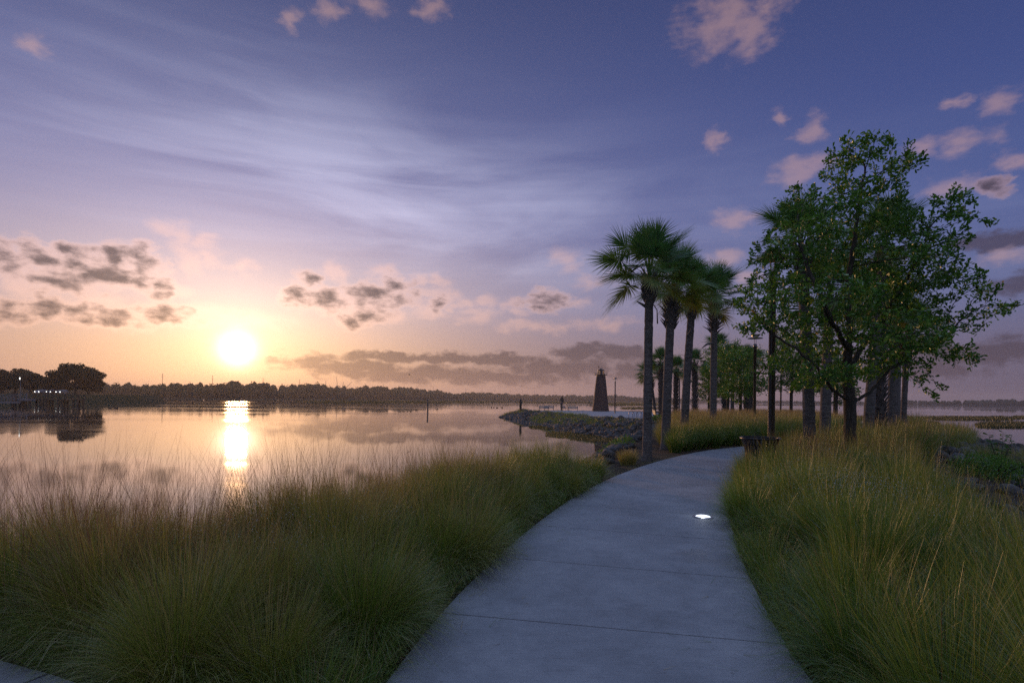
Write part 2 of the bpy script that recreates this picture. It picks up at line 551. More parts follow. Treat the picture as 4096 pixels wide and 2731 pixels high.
# ------------------------------------------------------------------ land
LAND = [(-30, -12), (-30, 8), (-12, 6.6), (-6, 5.0), (-3.6, 4.5), (-2.6, 5.1), (-1.7, 6.9), (-.8, 9.0), (.5, 11), (1.6, 13), (2.3, 15), (4.0, 20), (6.0, 27), (8.6, 34), (12.5, 41), (13.2, 47),
        (10.8, 54), (8.6, 64), (6.6, 77), (4.2, 90), (1.6, 101), (1.6, 104.5), (7, 110), (20, 112), (32, 108), (39, 95), (39, 80), (35, 62), (31.5, 50), (29.2, 42), (28.6, 38), (26.2, 33),
        (25.2, 30), (25, 26), (25, 18), (26, 8), (28, -12)]
# edge where the planted bed ends and the rough eastern bank starts to fall away
BED_E = [(3.7, -12), (3.7, 1.5), (3.8, 3.8), (4.5, 5.8), (5.6, 8.2), (8.0, 12.0), (11.5, 16.5), (15.5, 22), (19.5, 27), (22, 33), (60, 60), (60, -12)]
PATH_C = spline([(.15, -3), (.35, 1.5), (.55, 3.4), (.95, 5.2), (1.55, 7.2), (2.35, 9.4), (3.55, 12.0), (5.3, 15.0), (7.4, 17.8), (9.8, 19.9), (12.6, 21.9), (15.8, 24.2), (19.3, 27.5), (22, 32), (24, 38), (26, 44), (29, 50)], 8)


def road_z(x, y):
    """height of the walkway over the ground plan"""
    t = np.clip((np.asarray(y, float) - 22) / 60.0, 0, 1)
    return -.5 * t * t * (3 - 2 * t)


def slope_w(x, y):
    """horizontal width of the bank, per side of the promontory"""
    w = np.full(np.shape(x), 3.2)
    w = np.where((y > 44) & (x < 18), 4.2, w)
    w = np.where(y < 12, 2.4, w)
    return w


def ground_z(x, y):
    x = np.atleast_1d(np.asarray(x, float)); y = np.atleast_1d(np.asarray(y, float))
    ins = inside(x, y, LAND)
    d = seg_dist(x, y, LAND)
    d = np.where(ins, -d, d)
    w = slope_w(x, y)
    n = (fbm(x * .9, y * .9, 3) - .47)
    z0 = road_z(x, y) - .03
    east = np.where(inside(x, y, BED_E), seg_dist(x, y, BED_E[:-2], closed=False), 0)
    z0 = z0 - .95 * (1 - np.exp(-east * .30)) * np.clip((44 - y) / 18, 0, 1)
    t = np.clip((d + .25 * (n > 9)) / w, 0, 1.6)
    zb = z0 - (z0 + 2.0) * t
    z = np.where(d < 0, z0, zb)
    z = z + np.where(d > -.6, n * .35, n * .06)
    dp = seg_dist(x, y, PATH_C[::4].tolist(), closed=False)
    return np.where((dp < 1.45) & (d < 0), np.minimum(z, road_z(x, y) - .03), z)


def build_ground():
    def grid(x0, x1, y0, y1, st):
        X, Y = np.meshgrid(np.arange(x0, x1 + st / 2, st), np.arange(y0, y1 + st / 2, st))
        return X, Y
    X, Y = grid(-40, 52, -12, 124, .4)
    Z = ground_z(X.ravel(), Y.ravel())
    Z = np.maximum(Z, -2.6)
    V = np.stack([X.ravel(), Y.ravel(), Z], 1)
    ny, nx = X.shape
    i = np.arange(ny * nx).reshape(ny, nx)
    Q = np.stack([i[:-1, :-1], i[:-1, 1:], i[1:, 1:], i[1:, :-1]], -1).reshape(-1, 4)
    keep = (Z[Q] > -2.4).any(1)
    o = link('ground', np_mesh('ground', V, Q[keep], smooth=True), M_SOIL)
    tag(o, kind='structure')


build_ground()


def strip(center, half, z_off, thick, name, m, joints=None):
    """a concrete slab ribbon along a centre line, with saw-cut joints as real gaps"""
    C = np.asarray(center); T = np.gradient(C, axis=0); T /= np.linalg.norm(T, axis=1)[:, None]
    Nn = np.stack([T[:, 1], -T[:, 0]], 1)
    s = np.concatenate([[0], np.cumsum(np.linalg.norm(np.diff(C, axis=0), axis=1))])
    mb = MB()
    S = joints if joints is not None else [0, s[-1]]
    for a, b in zip(S[:-1], S[1:]):
        a2, b2 = a + .007, b - .007
        k = 5
        rows = []
        for q in np.linspace(a2, b2, k):
            c = np.array([np.interp(q, s, C[:, 0]), np.interp(q, s, C[:, 1])])
            n = np.array([np.interp(q, s, Nn[:, 0]), np.interp(q, s, Nn[:, 1])]); n /= np.linalg.norm(n)
            edge = []
            for side in (-1, 1):
                p = c + n * half * side
                edge.append((p[0], p[1], float(road_z(p[0], p[1])) + z_off))
            rows.append(edge)
        e = .008
        V = []
        for r, (l, rr) in enumerate(rows):
            V += [(l[0], l[1], l[2] - thick), (l[0], l[1], l[2] - e), (l[0] + (rr[0] - l[0]) * .004, l[1] + (rr[1] - l[1]) * .004, l[2]),
                  (rr[0] - (rr[0] - l[0]) * .004, rr[1] - (rr[1] - l[1]) * .004, rr[2]), (rr[0], rr[1], rr[2] - e), (rr[0], rr[1], rr[2] - thick)]
        Fs = []
        for r in range(k - 1):
            for j in range(5):
                Fs.append((r * 6 + j, r * 6 + j + 1, (r + 1) * 6 + j + 1, (r + 1) * 6 + j))
        Fs += [tuple(range(6))[::-1], tuple((k - 1) * 6 + j for j in range(6))]
        mb.add(V, Fs)
    return tag(mb.build(name, m), kind='structure')


_s = np.concatenate([[0], np.cumsum(np.linalg.norm(np.diff(PATH_C, axis=0), axis=1))])
# first cross joint lies about four metres ahead of the camera
_s4 = np.interp(4.0, PATH_C[:, 1], _s)
strip(PATH_C, 1.2, 0.0, .10, 'path', M_CONC, joints=list(np.arange(_s4 - 1.49 * 4, _s[-1], 1.49)))
strip(spline([(14.8, 49.5), (17.0, 53), (18.5, 58), (19.5, 63)], 6), 1.25, 0.004, .1, 'side_path', M_CONC, joints=list(np.arange(0, 13.5, 1.5)))
strip(spline([(-9, 4.25), (-6, 3.25), (-3.5, 2.3), (-2.83, 2.04), (-1.2, 1.3), (0.2, .5)], 6), 1.2, 0.004, .1, 'side_path', M_CONC, joints=list(np.arange(.3, 9, 1.5)))


def build_plaza():
    poly = [(4.2, 101.5), (6.6, 88), (9.6, 73), (12.4, 64), (18, 60), (26, 66), (30, 80), (29, 96), (20, 106), (9, 107.5)]
    P = np.array(poly)
    n = len(P)
    z = road_z(P[:, 0], P[:, 1])
    V = np.concatenate([np.c_[P, z + .006], np.c_[P, z - .2]])
    mb = MB(); mb.add(V, [tuple(range(n))] + [(i, i + n, (i + 1) % n + n, (i + 1) % n) for i in range(n)])
    tag(mb.build('plaza', M_CONC), kind='structure')


build_plaza()


# ------------------------------------------------------------------ grass
def ribbons(root, L, az, th0, th1, w, tint, K=5, tip_tint=None, waxis=None):
    """many curved tapering blades -> (V, F, tint). All args arrays of n"""
    n = len(L)
    t = np.linspace(0, 1, K + 1)
    th = th0[:, None] + (th1 - th0)[:, None] * t[None, :] ** 1.4
    dl = L[:, None] / K
    hx = np.cumsum(np.concatenate([np.zeros((n, 1)), (np.sin(th[:, :-1]) + np.sin(th[:, 1:])) * .5 * dl], 1), 1)
    hz = np.cumsum(np.concatenate([np.zeros((n, 1)), (np.cos(th[:, :-1]) + np.cos(th[:, 1:])) * .5 * dl], 1), 1)
    ca, sa = np.cos(az)[:, None], np.sin(az)[:, None]
    P = np.stack([root[:, 0:1] + ca * hx, root[:, 1:2] + sa * hx, root[:, 2:3] + hz], -1)
    if waxis is None: waxis = az + math.pi / 2 + rng.normal(0, .9, n)
    W = np.stack([np.cos(waxis), np.sin(waxis), np.zeros(n)], -1)[:, None, :] * (w[:, None] * (1 - .82 * t[None, :] ** 1.5) * .5)[:, :, None]
    V = np.stack([P - W, P + W], 2).reshape(-1, 3)
    b = (np.arange(n) * (K + 1) * 2)[:, None] + (np.arange(K) * 2)[None, :]
    Q = np.stack([b, b + 1, b + 3, b + 2], -1).reshape(-1, 4)
    tt = tint[:, None] + (0 * t[None, :] if tip_tint is None else (tip_tint[:, None] * t[None, :] ** 2))
    return V, Q, np.clip(np.repeat(tt[:, :, None], 2, 2).reshape(-1), 0, 1)


def clump_grass(centers, height, n_per, width, base_tint, lean, dry, stalk=.08, K=5, spread=.17, hz=None, seed=0):
    """fountain-shaped tussocks"""
    C = np.asarray(centers, float); m = len(C)
    n_per = np.broadcast_to(n_per, m).astype(int)
    ci = np.repeat(np.arange(m), n_per); n = len(ci)
    r = np.sqrt(rng.random(n)) * spread; a = rng.random(n) * 2 * math.pi
    X = C[ci, 0] + r * np.cos(a); Y = C[ci, 1] + r * np.sin(a)
    H = np.broadcast_to(height, m)[ci]
    Z = ground_z(X, Y) - .02
    u = rng.random(n)
    th1 = np.clip((.25 + 1.45 * u ** 1.25) * np.broadcast_to(lean, m)[ci], 0, 2.4)
    th0 = th1 * (.10 + .22 * rng.random(n))
    L = H * rng.uniform(.72, 1.10, n) * (1 - .10 * u)
    az = a + rng.normal(0, .55, n)
    tint = np.clip(np.broadcast_to(base_tint, m)[ci] + rng.normal(0, .09, n), 0.02, .95)
    isd = rng.random(n) < np.broadcast_to(dry, m)[ci]
    tint = np.where(isd, rng.uniform(.62, .9, n), tint)
    st = rng.random(n) < stalk
    L = np.where(st, H * rng.uniform(1.05, 1.42, n), L)
    th1 = np.where(st, rng.uniform(.08, .75, n), th1); th0 = np.where(st, th1 * .4, th0)
    tip = np.where(st, rng.uniform(.3, .6, n), rng.uniform(0, .22, n))
    w = np.broadcast_to(width, m)[ci] * rng.uniform(.7, 1.2, n) * np.where(st, .75, 1)
    root = np.stack([X, Y, Z], 1)
    return ribbons(root, L, az, th0, th1, w, tint, K, tip)


def merge_ribbons(name, parts, m, **tags):
    off = 0; Vs, Qs, Ts = [], [], []
    for V, Q, T in parts:
        Vs.append(V); Qs.append(Q + off); Ts.append(T); off += len(V)
    o = link(name, np_mesh(name, np.concatenate(Vs), np.concatenate(Qs), attrs={'tint': np.concatenate(Ts)}), m)
    tag(o, **tags)
    return o


def jgrid(poly, st, jit=.35):
    P = np.array(poly)
    X, Y = np.meshgrid(np.arange(P[:, 0].min(), P[:, 0].max(), st), np.arange(P[:, 1].min(), P[:, 1].max(), st * .87))
    X = X + (np.arange(X.shape[0]) % 2)[:, None] * st / 2
    x = X.ravel() + rng.uniform(-jit, jit, X.size) * st; y = Y.ravel() + rng.uniform(-jit, jit, X.size) * st
    k = inside(x, y, poly)
    return x[k], y[k]


def path_clear(x, y, d=1.62):
    k = seg_dist(x, y, PATH_C[::2].tolist(), closed=False) > d
    k &= seg_dist(x, y, [(14.8, 49.5), (17.0, 53), (18.5, 58), (19.5, 63)], closed=False) > 1.5
    k &= seg_dist(x, y, [(-9, 4.25), (-6, 3.25), (-3.5, 2.3), (-2.83, 2.04), (-1.2, 1.3), (0.2, .5)], closed=False) > 1.36
    return k


GR = dict(cat='grass', kind='stuff')
# bed on the lake side of the path
pl = [(-7.2, 6.0), (-7.0, 3.6), (-3.0, 2.4), (-1.6, 2.0), (-.6, 1.2), (1.9, 8.3), (2.6, 10.8), (2.1, 11.7), (1.2, 11.7), (0, 10.3), (-1.2, 8.3), (-1.85, 6.5), (-2.4, 5.1), (-4, 4.6)]
x, y = jgrid(pl, .54)
k = path_clear(x, y, 1.36); x, y = x[k], y[k]
near = y < 4.4
H = .68 + .26 * rng.random(len(x))
dpath = seg_dist(x, y, PATH_C[::2].tolist(), closed=False)
H = np.where(dpath < 1.8, H * .80, H)
npb = np.where(y < 5, 2900, np.where(y < 7, 2300, 1900))
bt = .34 + .24 * rng.random(len(x)) - np.where(dpath < 2.0, .10, 0)
g1 = clump_grass(np.c_[x, y], H, npb, np.where(y < 5, .0038, np.where(y < 7, .0046, .0055)), bt, np.where(dpath < 1.8, 1.6, 1.40), .14, .05, K=5, spread=.15)
# tall thin flower stalks along the water edge
e = (dpath > 2.6)
g2 = clump_grass(np.c_[x[e], y[e]], H[e] * 1.22, 200, .0036, .85, .62, .05, .6, K=5, spread=.26)
merge_ribbons('grass', [g1, g2], M_GRASS, label='olive muhly grass between the path and the sunlit lake', **GR)

# bed on the lake side beyond the first palm
pl = [(4.2, 15.4), (5.8, 17.4), (8.4, 20.4), (11.5, 23.0), (14.5, 25.5), (17.5, 29), (19.8, 33), (21.5, 38), (22.6, 43), (20.5, 48), (16, 48.5), (13.3, 47), (12.6, 41), (9.6, 33.5), (7.4, 27), (5.5, 20.5), (4.3, 16)]
x, y = jgrid(pl, .55)
k = path_clear(x, y, 1.66); x, y = x[k], y[k]
dpath = seg_dist(x, y, PATH_C[::2].tolist(), closed=False)
top = dpath > 2.5
g = clump_grass(np.c_[x, y], np.where(y > 24, .95, .86) * np.where(dpath < 2.2, .9, 1), np.where(y < 24, 620, 380), np.where(y < 24, .0075, .012), np.where(top, .42, .20), 1.05, np.where(top, .30, .08), .06, K=4)
merge_ribbons('grass', [g], M_GRASS, label='green muhly grass around the row of four palms', **GR)

# large bed right of the path
pl = [(1.9, -1.0), (4.0, -1), (4.1, 3.6), (4.7, 5.6), (6.0, 8.2), (8.4, 12.0), (12.2, 17), (15.8, 22), (15, 24), (13.8, 24), (12.3, 21.5), (9.6, 18.6), (7.0, 15.8), (4.9, 12.4), (3.5, 9.3), (2.9, 7.5), (2.2, 5), (2.0, 3.5)]
x, y = jgrid(pl, .60)
k = path_clear(x, y, 1.38) & (y > 1.0); x, y = x[k], y[k]
dpath = seg_dist(x, y, PATH_C[::2].tolist(), closed=False)
D = y
npb = np.where(D < 5, 2200, np.where(D < 8, 1600, np.where(D < 13, 1050, 700)))
wd = np.where(D < 5, .0042, np.where(D < 8, .0055, np.where(D < 13, .0058, .0085)))
tanf = np.clip((fbm(x * .35, y * .35, 5) - .40) * 4, 0, 1) * np.clip((D - 4) / 6, .25, 1)
H = .70 + .24 * rng.random(len(x)); H = np.where(dpath < 1.85, H * .8, H)
bt = .10 + .22 * rng.random(len(x)) + .12 * tanf
g1 = clump_grass(np.c_[x, y], H, npb, wd, bt, np.where(dpath < 1.85, 1.6, 1.36), .05 + .18 * tanf, .05, K=5, spread=.16)
e = (tanf > .35) & (dpath > 2)
g2 = clump_grass(np.c_[x[e], y[e]], H[e] * 1.1, np.where(D[e] < 9, 160, 120), wd[e] * .8, .80, .50, .9, .35, K=4, spread=.25)
merge_ribbons('grass', [g1, g2], M_GRASS, label='green and tan muhly grass on the land side of the path', **GR)

# pinkish tan plumes near the big oak
x, y = jgrid([(3.6, 8.9), (6.0, 8.6), (8.6, 12.6), (6.6, 14.0), (4.6, 11.6)], .62)
k = path_clear(x, y, 2.0) & (fbm(x * .8, y * .8, 31) > .44); x, y = x[k], y[k]
g = clump_grass(np.c_[x, y], rng.uniform(.68, .88, len(x)), 300, .0058, .70, .55, .95, .30, K=5, spread=.24)
n = 260
bx = rng.uniform(2.2, 7, n); by = rng.uniform(2.5, 12, n)
k = path_clear(bx, by, 1.5); bx, by = bx[k], by[k]; n = len(bx)
gb = ribbons(np.stack([bx, by, ground_z(bx, by)], 1), rng.uniform(.7, 1.15, n), rng.random(n) * 6.28, rng.uniform(.1, .5, n), rng.uniform(1.3, 2.3, n), rng.uniform(.005, .009, n), rng.uniform(.55, .92, n), 6)
merge_ribbons('grass', [g, gb], M_GRASS, label='pinkish tan grass plumes around the foot of the nearest big oak', **GR)

# low fringe of blades lying out over both slab edges
fx, fy, fs = [], [], []
_T = np.gradient(PATH_C, axis=0); _T /= np.linalg.norm(_T, axis=1)[:, None]
for i in range(len(PATH_C) - 1):
    for side, y0, y1 in ((1, 1.2, 17), (-1, 2.2, 10.6)):
        if not (y0 < PATH_C[i, 1] < y1): continue
        seg = np.linalg.norm(PATH_C[i + 1] - PATH_C[i])
        for _ in range(max(1, int(seg / .075))):
            t = rng.random(); p0 = PATH_C[i] * (1 - t) + PATH_C[i + 1] * t
            o_ = 1.30 + abs(rng.normal(0, .16))
            fx.append(p0[0] + _T[i, 1] * o_ * side); fy.append(p0[1] - _T[i, 0] * o_ * side)
for a_, b_ in (((-6.2, 4.45), (-3.08, 3.50)), ((-3.08, 3.50), (-2.35, 3.22)), ((-2.35, 3.22), (-1.2, 2.62))):
    for _ in range(34):
        t = rng.random(); fx.append(a_[0] + (b_[0] - a_[0]) * t + rng.normal(0, .06)); fy.append(a_[1] + (b_[1] - a_[1]) * t + .10 + abs(rng.normal(0, .12)))
fx, fy = np.array(fx), np.array(fy)
k = path_clear(fx, fy, 1.20); fx, fy = fx[k], fy[k]
g = clump_grass(np.c_[fx, fy], rng.uniform(.26, .52, len(fx)), np.where(fy < 6, 190, 110), np.where(fy < 5, .0036, np.where(fy < 9, .0048, .007)), .20 + .12 * rng.random(len(fx)), 1.55, .10, .02, K=5, spread=.14)
merge_ribbons('grass', [g], M_GRASS, label='low dark green grass fringe hanging over both edges of the path', **GR)

# strip behind the litter bin, between path and plaza
pl = [(8.8, 16.8), (12.5, 17.2), (15.5, 21), (19.5, 24.5), (23.5, 29), (26, 35), (28, 40), (29, 46), (24, 36), (22, 31), (19, 26), (15.8, 23)]
x, y = jgrid(pl, .72)
x2, y2 = jgrid([(19, 49), (22, 47), (27, 51), (32, 56), (34, 72), (27, 64), (21, 58)], .8)
x = np.concatenate([x, x2]); y = np.concatenate([y, y2])
k = path_clear(x, y, 1.7); x, y = x[k], y[k]
g = clump_grass(np.c_[x, y], .85 + .2 * rng.random(len(x)), np.where(y < 36, 320, 200), np.where(y < 36, .015, .022), .30, 1.0, .35, .1, K=4, spread=.25)
merge_ribbons('grass', [g], M_GRASS, label='brownish grass strip beyond the litter bin, among the shore side palms', **GR)

# one small yellow tussock by the rocks
p = at(2500, 1856, 14.3)
g = clump_grass([(p.x, p.y), (p.x + .16, p.y + .1)], .44, 420, .007, .6, 1.0, .35, .0, K=4, spread=.12)
merge_ribbons('grass_tuft', [g], M_GRASS, label='small yellow grass tuft on bare mulch beside the rocks', cat='plant')

# fallen blades, stems and chips on the bare mulch beside the slab
n = 5200
q = rng.random(n) * 15 + 1.0
ii = np.clip(np.searchsorted(PATH_C[:, 1], q), 1, len(PATH_C) - 2)
Tn = PATH_C[ii + 1] - PATH_C[ii - 1]; Tn /= np.linalg.norm(Tn, axis=1)[:, None]
side = np.where(rng.random(n) < .5, -1, 1); off = side * np.where(rng.random(n) < .035, 1.2 * rng.random(n) ** .35, 1.22 + np.abs(rng.normal(0, .28, n)))
X = np.interp(q, PATH_C[:, 1], PATH_C[:, 0]) + Tn[:, 1] * off; Y = q - Tn[:, 0] * off
root = np.stack([X, Y, np.where(np.abs(off) < 1.2, road_z(X, Y) + .003, ground_z(X, Y) + .012)], 1)
g = ribbons(root, rng.uniform(.05, .22, n), rng.random(n) * 6.28, np.full(n, 1.35), rng.uniform(1.4, 1.7, n), rng.uniform(.003, .007, n), rng.uniform(.1, .95, n), 3)
merge_ribbons('fallen_grass', [g], M_GRASS, label='dry stems lying on the mulch along the slab edges', cat='litter', kind='stuff')


def build_dew():
    """tiny drops hanging on the blades near the path"""
    P = []
    for (x0, y0, x1, y1, n, s) in ((3.1, 5.6, 4.3, 9.0, 2600, .0032), (3.2, 8.5, 7.5, 13.5, 1700, .004), (-.6, 5.0, 1.3, 8.4, 1500, .003), (3.0, 3.6, 6.5, 7.5, 1500, .0026), (-2.5, 3.6, -.6, 5.6, 1300, .0022), (-.2, 7.6, 1.9, 10.2, 900, .0036)):
        x = rng.uniform(x0, x1, n); y = rng.uniform(y0, y1, n)
        d = seg_dist(x, y, PATH_C[::2].tolist(), closed=False)
        k = (d > 1.30) & (np.hypot(x, y) > 2); x, y, d = x[k], y[k], d[k]
        z = np.clip(.12 + (d - 1.3) * .75, 0, .72) * rng.uniform(.75, 1.05, len(x)) + .05
        P.append(np.c_[x, y, z, np.full(len(x), s) * rng.uniform(.5, 1.2, len(x))])
    P = np.concatenate(P)
    o = np.array([(1, 0, 0), (-1, 0, 0), (0, 1, 0), (0, -1, 0), (0, 0, 1), (0, 0, -1)], float)
    V = (P[:, None, :3] + o[None] * P[:, 3][:, None, None]).reshape(-1, 3)
    f = np.array([(0, 2, 4), (2, 1, 4), (1, 3, 4), (3, 0, 4), (2, 0, 5), (1, 2, 5), (3, 1, 5), (0, 3, 5)])
    Fq = (np.arange(len(P)) * 6)[:, None, None] + f[None]
    m = mat('dew', (.75, .8, .85), .12, 0, 1.0)
    tag(link('dew_drops', np_mesh('dew_drops', V, Fq.reshape(-1, 3), smooth=True), m), label='dew drops glinting on the grass beside the path', cat='dew', kind='stuff')


build_dew()


# ------------------------------------------------------------------ leaves, oaks
def leaves(P, Dr, size, aspect, tint, fold=.18):
    """obovate leaves: positions P, directions Dr"""
    n = len(P)
    Dr = Dr / (np.linalg.norm(Dr, axis=1)[:, None] + 1e-9)
    R = rng.normal(size=(n, 3)); R[:, 2] += .6
    S = np.cross(Dr, R); S /= np.linalg.norm(S, axis=1)[:, None] + 1e-9
    Nn = np.cross(S, Dr)
    L = size[:, None]; W = L * aspect
    V = np.stack([P, P + Dr * L * .42 - S * W * .32 + Nn * W * fold, P + Dr * L * .76 - S * W * .5 + Nn * W * fold,
                  P + Dr * L - Nn * L * .06, P + Dr * L * .76 + S * W * .5 + Nn * W * fold, P + Dr * L * .42 + S * W * .32 + Nn * W * fold], 1).reshape(-1, 3)
    b = np.arange(n)[:, None] * 6
    Q = np.concatenate([b + np.array([[0, 3, 2, 1]]), b + np.array([[0, 5, 4, 3]])])
    return V, Q, np.clip(np.repeat(tint, 6), 0, 1)


def colonize(start, parents, A, step, infl, kill, maxit=160, grav=0.0):
    nodes = [np.array(p, float) for p in start]; par = list(parents)
    A = A.copy(); alive = np.ones(len(A), bool)
    bd = np.full(len(A), 1e9); bi = np.zeros(len(A), int)
    new0 = 0
    for it in range(maxit):
        NP = np.array(nodes[new0:])
        if len(NP):
            for c in range(0, len(NP), 400):
                d = np.linalg.norm(A[:, None, :] - NP[None, c:c + 400, :], axis=2)
                j = d.argmin(1); dm = d[np.arange(len(A)), j]
                up = dm < bd
                bd[up] = dm[up]; bi[up] = j[up] + new0 + c
        alive &= bd > kill
        act = alive & (bd < infl)
        if not act.any():
            if not alive.any(): break
            infl *= 1.4
            new0 = len(nodes)
            if infl > 12: break
            continue
        new0 = len(nodes)
        allp = np.array(nodes)
        dirs = A[act] - allp[bi[act]]; dirs /= np.linalg.norm(dirs, axis=1)[:, None]
        ids = bi[act]
        acc = np.zeros((len(allp), 3)); np.add.at(acc, ids, dirs)
        for i in np.unique(ids):
            v = acc[i] + rng.normal(0, .12, 3) + np.array([0, 0, grav]); L = np.linalg.norm(v)
            if L < 1e-3: continue
            q = allp[i] + v / L * step
            nodes.append(q); par.append(int(i))
        if len(nodes) > 9000: break
    return np.array(nodes), np.array(par)


def wood_mesh(nodes, par, r_tip, r_root, k_big=9, expo=2.3):
    n = len(nodes)
    ch = [[] for _ in range(n)]
    for i in range(n):
        if par[i] >= 0: ch[par[i]].append(i)
    w = np.zeros(n)
    cnt = np.zeros(n, int)
    for i in range(n - 1, -1, -1):
        if not ch[i]: w[i] = 1.0; cnt[i] = 1
        if par[i] >= 0: w[par[i]] += w[i]; cnt[par[i]] += cnt[i]
    r = r_tip * w ** (1 / expo)
    s = math.log(r_root / r_tip) / math.log(r.max() / r_tip)
    r = r_tip * (r / r_tip) ** s
    mb = MB()
    stack = [0]; started = set()
    while stack:
        s0 = stack.pop()
        chain = [s0]
        if par[s0] >= 0: chain = [par[s0], s0]
        cur = s0
        while ch[cur]:
            best = max(ch[cur], key=lambda q: w[q])
            for q in ch[cur]:
                if q != best: stack.append(q)
            chain.append(best); cur = best
        if len(chain) > 1:
            rr = [r[c] for c in chain]
            if par[s0] >= 0: rr[0] = min(rr[0], rr[1] * 1.25)
            k = k_big if rr[0] > .03 else (5 if rr[0] > .010 else 3)
            mb.tube(nodes[chain], rr, k, cap=rr[0] > .03)
    return mb, r, ch


def oak_leaves(nodes, par, r, ch, thin, n_tip, n_mid, size, aspect, rad, tint_c, tint_s):
    P, Dr, T = [], [], []
    idx = np.where(r < thin)[0]
    for i in idx:
        d = nodes[i] - nodes[par[i]] if par[i] >= 0 else np.array([0, 0, 1.])
        d = d / (np.linalg.norm(d) + 1e-9)
        m = n_tip if not ch[i] else n_mid
        m = rng.poisson(m)
        if m == 0: continue
        off = rng.normal(size=(m, 3)) * rad * .5
        ln = d[None] * rng.uniform(-.2, .7, m)[:, None] * rad * 1.6
        P.append(nodes[i] + off * .6 + ln)
        v = d[None] * .9 + rng.normal(size=(m, 3)) * .75; v[:, 2] += .1
        Dr.append(v)
        T.append(np.full(m, tint_c + rng.normal(0, tint_s * .6)) + rng.normal(0, tint_s, m))
    P = np.concatenate(P); Dr = np.concatenate(Dr); T = np.concatenate(T)
    yel = rng.random(len(T)) < .012
    T = np.where(yel, rng.uniform(.9, 1, len(T)), np.clip(T, 0, .88))
    return leaves(P, Dr, size * rng.uniform(.7, 1.2, len(P)), aspect, T)


